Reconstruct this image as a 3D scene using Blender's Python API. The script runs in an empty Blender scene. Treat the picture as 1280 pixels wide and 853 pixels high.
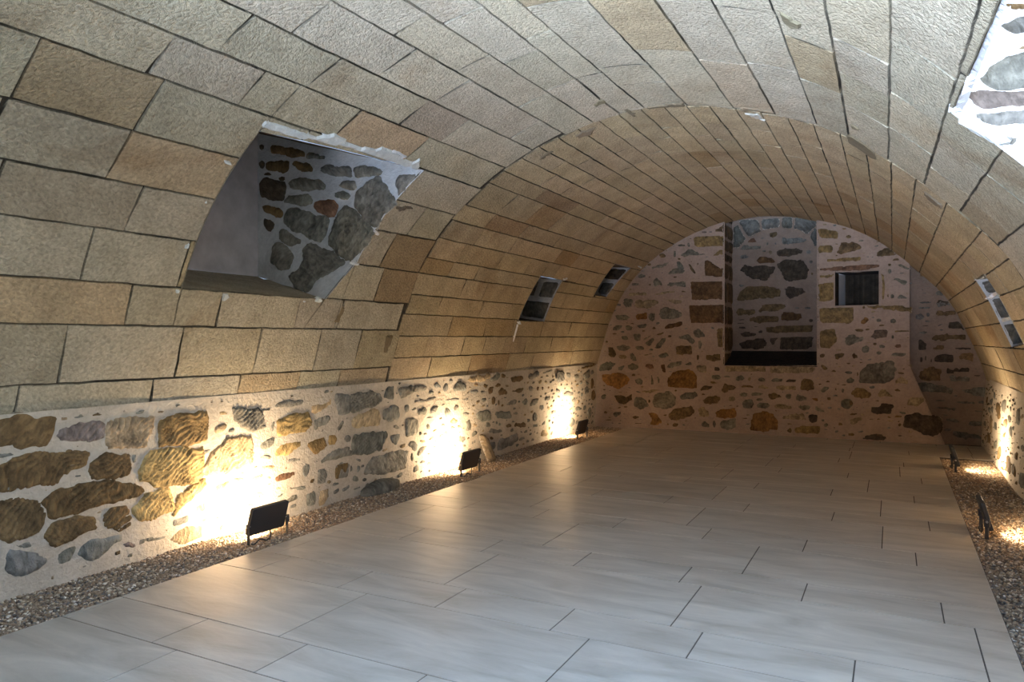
import bpy, math, random
import numpy as np
from mathutils import Vector, Matrix, noise
from mathutils.geometry import delaunay_2d_cdt
random.seed(7); rng = np.random.default_rng(7)
SC = bpy.context.scene
COL = SC.collection

# ------------------------------------------------------------------ camera
F, YAW, PITCH, ROLL, H = 909.26, .4822256, -.0019574, .0015461, 1.28
def cam_axes():
    cr, sr, cp, sp, c, s = math.cos(ROLL), math.sin(ROLL), math.cos(PITCH), math.sin(PITCH), math.cos(YAW), math.sin(YAW)
    A = np.array([[cr, 0, -sr], [0, 1, 0], [sr, 0, cr]]) @ np.array([[1, 0, 0], [0, cp, sp], [0, -sp, cp]]) @ np.array([[c, s, 0], [-s, c, 0], [0, 0, 1]])
    return A                                    # rows: right, forward, up
AX = cam_axes()
cd = bpy.data.cameras.new('camera'); cd.sensor_width = 36; cd.lens = F / 1280 * 36; cd.clip_start = .05
cam = bpy.data.objects.new('camera', cd); COL.objects.link(cam); SC.camera = cam
M4 = Matrix.Identity(4)
for r in range(3):
    M4[r][0], M4[r][1], M4[r][2], M4[r][3] = AX[0][r], AX[2][r], -AX[1][r], (0, 0, H)[r]
cam.matrix_world = M4
def ray(u, v):
    return np.array([(u - 640) / F, 1, (426.5 - v) / F]) @ AX
def px_y(u, v, Y):
    d = ray(u, v); t = Y / d[1]; return (d[0] * t, H + d[2] * t)          # -> X, Z
def px_x(u, v, X):
    d = ray(u, v); t = X / d[0]; return (d[1] * t, H + d[2] * t)          # -> Y, Z

# ------------------------------------------------------------------ vault profile
PR = [(-3.90, .93), (-3.82, 1.19), (-3.70, 1.56), (-3.50, 1.95), (-3.19, 2.31), (-2.79, 2.60), (-2.39, 2.79), (-2.02, 2.90), (-1.60, 2.95),
      (-1.2, 2.91), (-.85, 2.82), (-.48, 2.69), (-.10, 2.455), (.25, 2.14), (.60, 1.75), (.80, 1.33), (.955, .92), (.99, .78)]
PR = np.array(PR); SK = np.concatenate([[0], np.cumsum(np.linalg.norm(np.diff(PR, axis=0), axis=1))]); STOT = SK[-1]
TAN = np.gradient(PR, SK, axis=0)
def prof(s):
    s = min(max(s, -.3), STOT + .3)
    if s <= 0: return PR[0] + TAN[0] * s
    if s >= STOT: return PR[-1] + TAN[-1] * (s - STOT)
    i = min(int(np.searchsorted(SK, s, 'right')) - 1, len(SK) - 2); h = SK[i + 1] - SK[i]; t = (s - SK[i]) / h
    return ((2*t**3 - 3*t*t + 1) * PR[i] + (t**3 - 2*t*t + t) * h * TAN[i] + (-2*t**3 + 3*t*t) * PR[i + 1] + (t**3 - t*t) * h * TAN[i + 1])
DS = np.linspace(-.1, STOT + .1, 400); DP = np.array([prof(s) for s in DS])
DN = np.gradient(DP, DS, axis=0); DN = np.stack([DN[:, 1], -DN[:, 0]], 1); DN /= np.linalg.norm(DN, axis=1)[:, None]
def vpos(s, y, h=0.0):                            # h = height towards the room
    x = np.interp(s, DS, DP[:, 0]) + h * np.interp(s, DS, DN[:, 0]); z = np.interp(s, DS, DP[:, 1]) + h * np.interp(s, DS, DN[:, 1])
    return (x, y, z)
def px_v(u, v):                                   # pixel -> (s, Y) on the vault
    d = ray(u, v); best = None
    a = DP[:-1]; e = DP[1:] - a; o = np.array([0, H]); w = d[[0, 2]]
    den = w[0] * (-e[:, 1]) + e[:, 0] * w[1]
    r = a - o
    t = (r[:, 0] * (-e[:, 1]) + e[:, 0] * r[:, 1]) / den; q = (w[0] * r[:, 1] - w[1] * r[:, 0]) / den
    ok = np.where((t > 0) & (q >= -1e-6) & (q <= 1 + 1e-6))[0]
    if len(ok) == 0: return None
    k = ok[0]; return (DS[k] + q[k] * (DS[k + 1] - DS[k]), t[k] * d[1])
def left_x(z): return -3.93 + .045 * min(max(z, 0), 1.0)
def right_x(z): return .93 + .06 * min(max(z, 0), 1.0)

# ------------------------------------------------------------------ colours and materials
def lin(c):
    return tuple((x / 255 / 12.92) if x <= 10 else ((x / 255 + .055) / 1.055) ** 2.4 for x in c)
PAL = {'g': (126, 120, 108), 'b': (120, 117, 108), 'o': (152, 108, 60), 'y': (188, 156, 102), 'n': (120, 96, 64), 't': (166, 143, 110), 'd': (86, 72, 57),
       'r': (130, 96, 72), 'p': (124, 108, 98), 'u': (108, 78, 48), 'k': (146, 118, 76)}
PAL = {k: np.array(lin(v)) for k, v in PAL.items()}
def nodes(name):
    m = bpy.data.materials.new(name); m.use_nodes = True; nt = m.node_tree; b = nt.nodes['Principled BSDF']
    return m, nt, b
def N(nt, t, **kw):
    n = nt.nodes.new(t)
    for k, v in kw.items():
        if k in n.inputs: n.inputs[k].default_value = v
        else: setattr(n, k, v)
    return n
def ramp(nt, a, b, ca=(0, 0, 0, 1), cb=(1, 1, 1, 1)):
    r = nt.nodes.new('ShaderNodeValToRGB'); e = r.color_ramp.elements
    e[0].position, e[1].position, e[0].color, e[1].color = a, b, ca, cb
    return r
def mix(nt, kind, fac, a, b):
    n = nt.nodes.new('ShaderNodeMix'); n.data_type = 'RGBA'; n.blend_type = kind
    for sock, v in ((n.inputs[0], fac), (n.inputs[6], a), (n.inputs[7], b)):
        if hasattr(v, 'links'): nt.links.new(v, sock)
        else: sock.default_value = v
    return n.outputs[2]
def masonry(name, rough, dist, big, stretch, fine, stain=0.0, contrast=.35, stainCol=(.35, .22, .12, 1), edge=None, mott=(.80, 1.1), blotch=5.0):
    m, nt, b = nodes(name); L = nt.links.new
    at = N(nt, 'ShaderNodeAttribute', attribute_name='Col'); uv = N(nt, 'ShaderNodeUVMap'); geo = N(nt, 'ShaderNodeNewGeometry')
    mp = N(nt, 'ShaderNodeMapping'); mp.inputs['Scale'].default_value = (1, stretch, 1); L(uv.outputs[0], mp.inputs[0])
    n1 = N(nt, 'ShaderNodeTexNoise', Scale=big, Detail=2.5, Distortion=.6); L(mp.outputs[0], n1.inputs['Vector'])
    n2 = N(nt, 'ShaderNodeTexNoise', Scale=fine, Detail=3.0); L(geo.outputs['Position'], n2.inputs['Vector'])
    n3 = N(nt, 'ShaderNodeTexNoise', Scale=blotch, Detail=5.0, Roughness=.65); L(geo.outputs['Position'], n3.inputs['Vector'])
    n4 = N(nt, 'ShaderNodeTexNoise', Scale=1.1, Detail=6.0, Roughness=.65, Distortion=.6); L(geo.outputs['Position'], n4.inputs['Vector'])
    r1 = ramp(nt, .3, .7, (1 - contrast,) * 3 + (1,), (1 + contrast * .3,) * 3 + (1,)); L(n1.outputs[0], r1.inputs[0])
    r3 = ramp(nt, .3, .7, (mott[0], mott[0] * .98, mott[0] * .95, 1), (mott[1],) * 3 + (1,)); L(n3.outputs[0], r3.inputs[0])
    base = at.outputs['Color']
    if edge is not None:                                          # lime smeared raggedly over the rim of each stone
        ne = N(nt, 'ShaderNodeTexNoise', Scale=42.0, Detail=3.0, Roughness=.6); L(geo.outputs['Position'], ne.inputs['Vector'])
        ad = N(nt, 'ShaderNodeMath', operation='MULTIPLY_ADD'); L(ne.outputs[0], ad.inputs[0]); ad.inputs[1].default_value = 1.5; L(at.outputs['Alpha'], ad.inputs[2])
        re = ramp(nt, .80, .98); L(ad.outputs[0], re.inputs[0]); base = mix(nt, 'MIX', re.outputs[0], (*edge, 1), base)
    c = mix(nt, 'MULTIPLY', 1.0, base, r1.outputs[0]); c = mix(nt, 'MULTIPLY', 1.0, c, r3.outputs[0])
    if stain:
        r4 = ramp(nt, .56, .75, (0, 0, 0, 1), (stain,) * 3 + (1,)); L(n4.outputs[0], r4.inputs[0])
        c2 = mix(nt, 'MULTIPLY', 1.0, c, stainCol); c = mix(nt, 'MIX', r4.outputs[0], c, c2)
    L(c, b.inputs['Base Color']); b.inputs['Roughness'].default_value = rough
    b.inputs['Specular IOR Level'].default_value = .25
    a = N(nt, 'ShaderNodeMath', operation='MULTIPLY_ADD'); L(n2.outputs[0], a.inputs[0]); a.inputs[1].default_value = .35; L(n1.outputs[0], a.inputs[2])
    bp = N(nt, 'ShaderNodeBump', Strength=1.0, Distance=dist); L(a.outputs[0], bp.inputs['Height']); L(bp.outputs[0], b.inputs['Normal'])
    return m
MAT = {}
MORT = np.array(lin((204, 188, 167))); MB = np.array(lin((164, 140, 122)))
MAT['ashlar'] = masonry('dressed_sandstone', .9, .015, 66, .75, 190, .6, .32, (.52, .36, .22, 1))
MAT['joint'] = masonry('dark_joint', .95, .006, 40, 1, 120, 0, .3)
MAT['rubble'] = masonry('rubble_stone', .88, .014, 38, .4, 110, .3, .4, edge=MORT, mott=(.45, 1.35), blotch=9.0)
MAT['rubble_end'] = masonry('rubble_stone_end', .88, .012, 40, .6, 110, .3, .4, edge=MB, mott=(.4, 1.35), blotch=13.0)
MAT['mortar'] = masonry('lime_mortar', .95, .008, 34, 1, 90, .25, .12, (.72, .62, .5, 1), mott=(.82, 1.08))
MAT['plaster'] = masonry('smooth_plaster', .9, .002, 9, 1, 60, .3, .06, (.7, .62, .55, 1))
def simple(name, col, rough=.5, metal=0.0, emit=None, es=0):
    m, nt, b = nodes(name); b.inputs['Base Color'].default_value = (*col, 1); b.inputs['Roughness'].default_value = rough; b.inputs['Metallic'].default_value = metal
    n = N(nt, 'ShaderNodeTexNoise', Scale=180.0); g = N(nt, 'ShaderNodeNewGeometry'); nt.links.new(g.outputs['Position'], n.inputs['Vector'])
    bp = N(nt, 'ShaderNodeBump', Strength=.15, Distance=.002); nt.links.new(n.outputs[0], bp.inputs['Height']); nt.links.new(bp.outputs[0], b.inputs['Normal'])
    if emit: b.inputs['Emission Color'].default_value = (*emit, 1); b.inputs['Emission Strength'].default_value = es
    return m
MAT['black'] = simple('black_painted_aluminium', (.035, .033, .033), .5)
MAT['steel'] = simple('zinc_steel', (.55, .54, .52), .35, 1.0)
MAT['rubber'] = simple('black_rubber', (.012, .012, .012), .6)
MAT['lens'] = simple('lit_floodlight_glass', (.9, .85, .75), .2, 0, (1, .74, .42), 8)
MAT['wood'] = simple('dark_old_wood', (.03, .019, .012), .8)
MAT['frame'] = simple('grey_window_paint', (.3, .3, .3), .5)
def floor_mat():
    m, nt, b = nodes('beige_porcelain_tile'); L = nt.links.new
    at = N(nt, 'ShaderNodeAttribute', attribute_name='Col'); g = N(nt, 'ShaderNodeNewGeometry')
    mp = N(nt, 'ShaderNodeMapping'); mp.inputs['Scale'].default_value = (.8, 3.2, 1); L(g.outputs['Position'], mp.inputs[0])
    n1 = N(nt, 'ShaderNodeTexNoise', Scale=2.4, Detail=7.0, Roughness=.62, Distortion=.8); L(mp.outputs[0], n1.inputs['Vector'])
    n2 = N(nt, 'ShaderNodeTexNoise', Scale=1.6, Detail=4.0); L(g.outputs['Position'], n2.inputs['Vector'])
    r1 = ramp(nt, .3, .72, (.68, .66, .63, 1), (1.1, 1.1, 1.1, 1)); L(n1.outputs[0], r1.inputs[0])
    c = mix(nt, 'MULTIPLY', 1.0, at.outputs['Color'], r1.outputs[0]); L(c, b.inputs['Base Color'])
    rr = N(nt, 'ShaderNodeMapRange'); rr.inputs[3].default_value = .24; rr.inputs[4].default_value = .44; L(n2.outputs[0], rr.inputs[0]); L(rr.outputs[0], b.inputs['Roughness'])
    mp2 = N(nt, 'ShaderNodeMapping'); mp2.inputs['Scale'].default_value = (1, 2.2, 1); L(g.outputs['Position'], mp2.inputs[0])
    n3 = N(nt, 'ShaderNodeTexNoise', Scale=9.0, Detail=4.0, Roughness=.6); L(mp2.outputs[0], n3.inputs['Vector'])
    bp = N(nt, 'ShaderNodeBump', Strength=.35, Distance=.006); L(n3.outputs[0], bp.inputs['Height']); L(bp.outputs[0], b.inputs['Normal'])
    b.inputs['Specular IOR Level'].default_value = .5
    return m
MAT['floor'] = floor_mat()
def vcol(name, rough):
    m, nt, b = nodes(name); at = N(nt, 'ShaderNodeAttribute', attribute_name='Col'); nt.links.new(at.outputs['Color'], b.inputs['Base Color']); b.inputs['Roughness'].default_value = rough
    return m
MAT['gravel'] = vcol('gravel_pebbles', .8)
MAT['grout'] = vcol('tile_grout', .9)

# ------------------------------------------------------------------ mesh accumulator
class Acc:
    def __init__(s): s.v = []; s.f = []; s.m = []; s.c = []; s.uv = []; s.mats = []
    def mat(s, key):
        if key not in s.mats: s.mats.append(key)
        return s.mats.index(key)
    def add(s, verts, faces, key, cols, uvs):
        o = len(s.v); k = s.mat(key)
        s.v += [tuple(map(float, p)) for p in verts]; s.uv += [tuple(map(float, q)) for q in uvs]
        s.c += [(tuple(map(float, q)) + (1.,))[:4] for q in (cols if isinstance(cols, list) else [cols] * len(verts))]
        for f in faces: s.f.append([o + i for i in f]); s.m.append(k)
    def build(s, name, parent=None, smooth=True, sharp=None):
        me = bpy.data.meshes.new(name); me.from_pydata(s.v, [], s.f)
        for k in s.mats: me.materials.append(MAT[k])
        me.polygons.foreach_set('material_index', s.m)
        ca = me.color_attributes.new('Col', 'FLOAT_COLOR', 'POINT')
        ca.data.foreach_set('color', np.array(s.c).ravel())
        uv = me.uv_layers.new(name='UVMap'); li = np.empty(len(me.loops), dtype=np.int32); me.loops.foreach_get('vertex_index', li)
        uv.data.foreach_set('uv', np.array(s.uv)[li].ravel())
        me.polygons.foreach_set('use_smooth', [smooth] * len(me.polygons)); me.update()
        if sharp: me.set_sharp_from_angle(angle=math.radians(sharp))
        o = bpy.data.objects.new(name, me); COL.objects.link(o)
        if parent: o.parent = parent
        return o
def structure(o, label=None, cat=None):
    o['kind'] = 'structure'
    if label: o['label'] = label; o['category'] = cat
    return o

# ------------------------------------------------------------------ polygons
def area(p): return .5 * sum(p[i - 1][0] * p[i][1] - p[i][0] * p[i - 1][1] for i in range(len(p)))
def ccw(p): return list(p) if area(p) > 0 else list(p)[::-1]
def halfclip(p, a, b, keep_in):
    out = []; nx, ny = -(b[1] - a[1]), b[0] - a[0]
    def sd(q):
        v = (q[0] - a[0]) * nx + (q[1] - a[1]) * ny
        return v if keep_in else -v
    for i in range(len(p)):
        q, r = p[i - 1], p[i]; dq, dr = sd(q), sd(r)
        if (dq >= 0) != (dr >= 0):
            t = dq / (dq - dr); out.append((q[0] + t * (r[0] - q[0]), q[1] + t * (r[1] - q[1])))
        if dr >= 0: out.append(r)
    return out
def subtract(polys, hole):                        # convex hole, ccw
    hole = ccw(hole); res = []
    hb = (min(q[0] for q in hole), max(q[0] for q in hole), min(q[1] for q in hole), max(q[1] for q in hole))
    for p in polys:
        if max(q[0] for q in p) < hb[0] or min(q[0] for q in p) > hb[1] or max(q[1] for q in p) < hb[2] or min(q[1] for q in p) > hb[3]:
            res.append(p); continue
        rest = p
        for i in range(len(hole)):
            a, b = hole[i - 1], hole[i]
            o = halfclip(rest, a, b, False)
            if len(o) > 2 and abs(area(o)) > 2e-4: res.append(o)
            rest = halfclip(rest, a, b, True)
            if len(rest) < 3: break
    return res
def densify(p, step):
    out = []
    for i in range(len(p)):
        a, b = p[i], p[(i + 1) % len(p)]; n = max(1, int(math.dist(a, b) / step + .5))
        out += [(a[0] + (b[0] - a[0]) * k / n, a[1] + (b[1] - a[1]) * k / n) for k in range(n)]
    return out
def chaikin(p, q=.13):
    out = []
    for i in range(len(p)):
        a, b = p[i], p[(i + 1) % len(p)]
        out += [(a[0] + (b[0] - a[0]) * q, a[1] + (b[1] - a[1]) * q), (a[0] + (b[0] - a[0]) * (1 - q), a[1] + (b[1] - a[1]) * (1 - q))]
    return out
def nz(x, y, k, seed=0.0): return noise.noise(Vector((x * k, y * k, seed)))
def wobble(p, amp, k, seed):
    return [(a + amp * nz(a, b, k, seed), b + amp * nz(a, b, k, seed + 31.7)) for a, b in p]
def inside_mask(P, pts):
    P = np.array(P); x, y = pts[:, 0], pts[:, 1]; r = np.zeros(len(pts), bool)
    for i in range(len(P)):
        a, b = P[i - 1], P[i]
        c = (a[1] > y) != (b[1] > y)
        with np.errstate(divide='ignore', invalid='ignore'):
            r ^= c & (x < (b[0] - a[0]) * (y - a[1]) / (b[1] - a[1]) + a[0])
    return r
def edge_dist(P, pts):
    P = np.array(P); A = P; B = np.roll(P, -1, 0); d = np.full(len(pts), 9.)
    for a, b in zip(A, B):
        e = b - a; L = e @ e + 1e-12; t = np.clip(((pts - a) @ e) / L, 0, 1); d = np.minimum(d, np.linalg.norm(pts - (a + t[:, None] * e), axis=1))
    return d
def fill_poly(P, step, inner=None, rings=(1,)):
    """triangulate a polygon with interior points -> points (n,2), triangles"""
    P = ccw(P); A = np.array(P); lo, hi = A.min(0), A.max(0)
    gx, gy = np.meshgrid(np.arange(lo[0] + step * .5, hi[0], step), np.arange(lo[1] + step * .5, hi[1], step)); g = np.stack([gx.ravel(), gy.ravel()], 1)
    g = g + (rng.random(g.shape) - .5) * step * .3
    if len(g):
        g = g[inside_mask(P, g)]
    pts = [tuple(q) for q in P]
    if len(g):
        d = edge_dist(P, g); pts += [tuple(q) for q in g[d > (step * .45 if inner is None else inner + step * .4)]]
    n0 = len(P)
    if inner is not None:
        tq = np.roll(A, -1, 0) - np.roll(A, 1, 0); tq /= np.linalg.norm(tq, axis=1)[:, None] + 1e-9
        for m in rings:
            ring = A + inner * m * np.stack([-tq[:, 1], tq[:, 0]], 1)
            ok = inside_mask(P, ring); ring = ring[ok]
            if len(ring):
                ring = ring[edge_dist(P, ring) > inner * m * .6]; pts += [tuple(q) for q in ring]
    r = delaunay_2d_cdt([Vector(q) for q in pts], [(i, (i + 1) % n0) for i in range(n0)], [], 1, 1e-5)
    return np.array([tuple(v) for v in r[0]]), [list(f) for f in r[2]]
def tilt_uv(p, key):
    r = random.Random(key); a = r.uniform(-.9, .9); ox, oy = r.uniform(0, 50), r.uniform(0, 50); c, s = math.cos(a), math.sin(a)
    return np.stack([p[:, 0] * c - p[:, 1] * s + ox, p[:, 0] * s + p[:, 1] * c + oy], 1)
def stone(acc, P, to3, col, depth=.012, res=.03, rough=.006, edge=.02, chisel=False, dressed=False, jitter=.010, sink=.012, key='rubble', grow=1.08):
    P = ccw(P); sz = math.sqrt(abs(area(P)))
    if sz < .012: return
    if not dressed:
        gx, gy = sum(q[0] for q in P) / len(P), sum(q[1] for q in P) / len(P); P = chaikin([(gx + (a - gx) * grow, gy + (b - gy) * grow) for a, b in P])
    st = min(.028 if not chisel else .018, max(sz * .14, .008)); P = densify(P, st)
    sd0 = random.random() * 99
    if not dressed: P = wobble(P, min(.02, sz * .10), 11, sd0 + 7)
    P = wobble(P, (min(jitter, sz * .07) if not dressed else .004), 34, sd0)
    rs = min(res, max(sz * .22, .012))
    try: pts, tri = fill_poly(P, rs)
    except Exception: return
    if len(pts) == 0: return
    d = edge_dist(P, pts); t = np.clip(d / min(edge, sz * .3), 0, 1); t = t * t * (3 - 2 * t)
    sd = random.random() * 99; nn = np.array([nz(a, b, 7, sd) + .6 * nz(a, b, 19, sd) for a, b in pts])
    h = -sink + t * (sink + depth) + rough * nn * t
    groove_shade = np.ones(len(pts))
    if chisel:
        a = random.uniform(.75, 1.15); w = np.array([nz(x, y, 6, sd) for x, y in pts]); c0 = pts.mean(0); af = a + .9 * np.array([nz(x, y, 4.5, sd + 3) for x, y in pts]); u = (pts[:, 0] - c0[0]) * np.cos(af) - (pts[:, 1] - c0[1]) * np.sin(af)
        vv = (pts[:, 0] - c0[0]) * np.sin(af) + (pts[:, 1] - c0[1]) * np.cos(af)
        brk = np.array([nz(x * .9, y * .9, 14, sd + 5) for x, y in np.stack([u * .4, vv], 1)])
        rg = np.sin(u / .0045 + 8.0 * w + 3.5 * brk) * (.4 + 1.2 * np.abs(brk)); h += t * .0095 * rg; groove_shade = 1 - .45 * np.clip(-rg, 0, 1)  # hollows darkened in the colour to strengthen the relief shading
    j = random.uniform(.86, 1.12); cc = np.clip(np.array(col) * j * np.array([random.uniform(.97, 1.03), 1, random.uniform(.95, 1.05)]), 0, 1)
    em = np.clip(d / .02, 0, 1)
    acc.add([to3(a, b, c) for (a, b), c in zip(pts, h)], tri, key, [(*(cc * gv), float(q)) for q, gv in zip(em, groove_shade)], tilt_uv(pts, random.random()))

class Occ:                                        # which cells of a wall already carry a stone
    def __init__(s, c=.02): s.c = c; s.g = set()
    def cells(s, P):
        A = np.array(P); lo, hi = np.floor(A.min(0) / s.c), np.ceil(A.max(0) / s.c)
        gx, gy = np.meshgrid(np.arange(lo[0], hi[0] + 1), np.arange(lo[1], hi[1] + 1)); g = np.stack([gx.ravel(), gy.ravel()], 1)
        return [tuple(q) for q in g[inside_mask(P, (g + .5) * s.c)].astype(int)]
    def put(s, P, grow=1):
        for a, b in s.cells(P):
            for i in range(-grow, grow + 1):
                for j in range(-grow, grow + 1): s.g.add((a + i, b + j))
    def free(s, P):
        c = s.cells(P); return bool(c) and not any(q in s.g for q in c)
def rand_poly(cx, cy, rx, ry, a=0, n=8):
    out = []
    for i in range(n):
        t = 2 * math.pi * i / n + random.uniform(-.2, .2); k = random.uniform(.82, 1.12)
        e = .75; x = rx * k * math.copysign(abs(math.cos(t)) ** e, math.cos(t)); y = ry * k * math.copysign(abs(math.sin(t)) ** e, math.sin(t))
        out.append((cx + x * math.cos(a) - y * math.sin(a), cy + x * math.sin(a) + y * math.cos(a)))
    return out
def filler(acc, occ, x0, x1, y0, y1, tries, r0, r1, pal, to3, ok=lambda x, y: True, **kw):
    for _ in range(tries):
        r = r0 + (r1 - r0) * random.random() ** 1.6; x, y = random.uniform(x0, x1), random.uniform(y0, y1)
        P = rand_poly(x, y, r * random.uniform(1, 1.7), r * random.uniform(.6, .9), random.uniform(-.25, .25))
        if all(ok(*q) for q in P) and occ.free(P):
            occ.put(P); stone(acc, P, to3, PAL[random.choice(pal)] * kw.get('gain', 1), **{k: v for k, v in kw.items() if k != 'gain'})
def parse(txt, ox, oy, sc):
    """one stone per ';' : colour letter (capital = chiselled, leading * = dressed), then corner pairs, or e cx cy rx ry"""
    out = []
    for item in txt.replace('\n', ';').split(';'):
        w = item.split()
        if not w: continue
        c = w[0]; dressed = c[0] == '*'; c = c.lstrip('*')
        nums = [float(q) for q in w[2:]] if w[1] == 'e' else None
        if nums is not None:
            cx, cy, rx, ry = nums; pts = [(cx + rx * k * math.cos(t), cy + ry * k * math.sin(t)) for t, k in [(2 * math.pi * i / 7 + .3, random.uniform(.85, 1.12)) for i in range(7)]]
        else:
            pts = [tuple(map(float, q.split(','))) for q in w[1:]]
        out.append((c, dressed, [(ox + x / sc, oy + y / sc) for x, y in pts]))
    return out
WIN, DOOR_FILL, CROWN_FILL, HATCH_FILL = 55, 20, 255, 245  # strengths of the window daylight and the three added lamps

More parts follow.
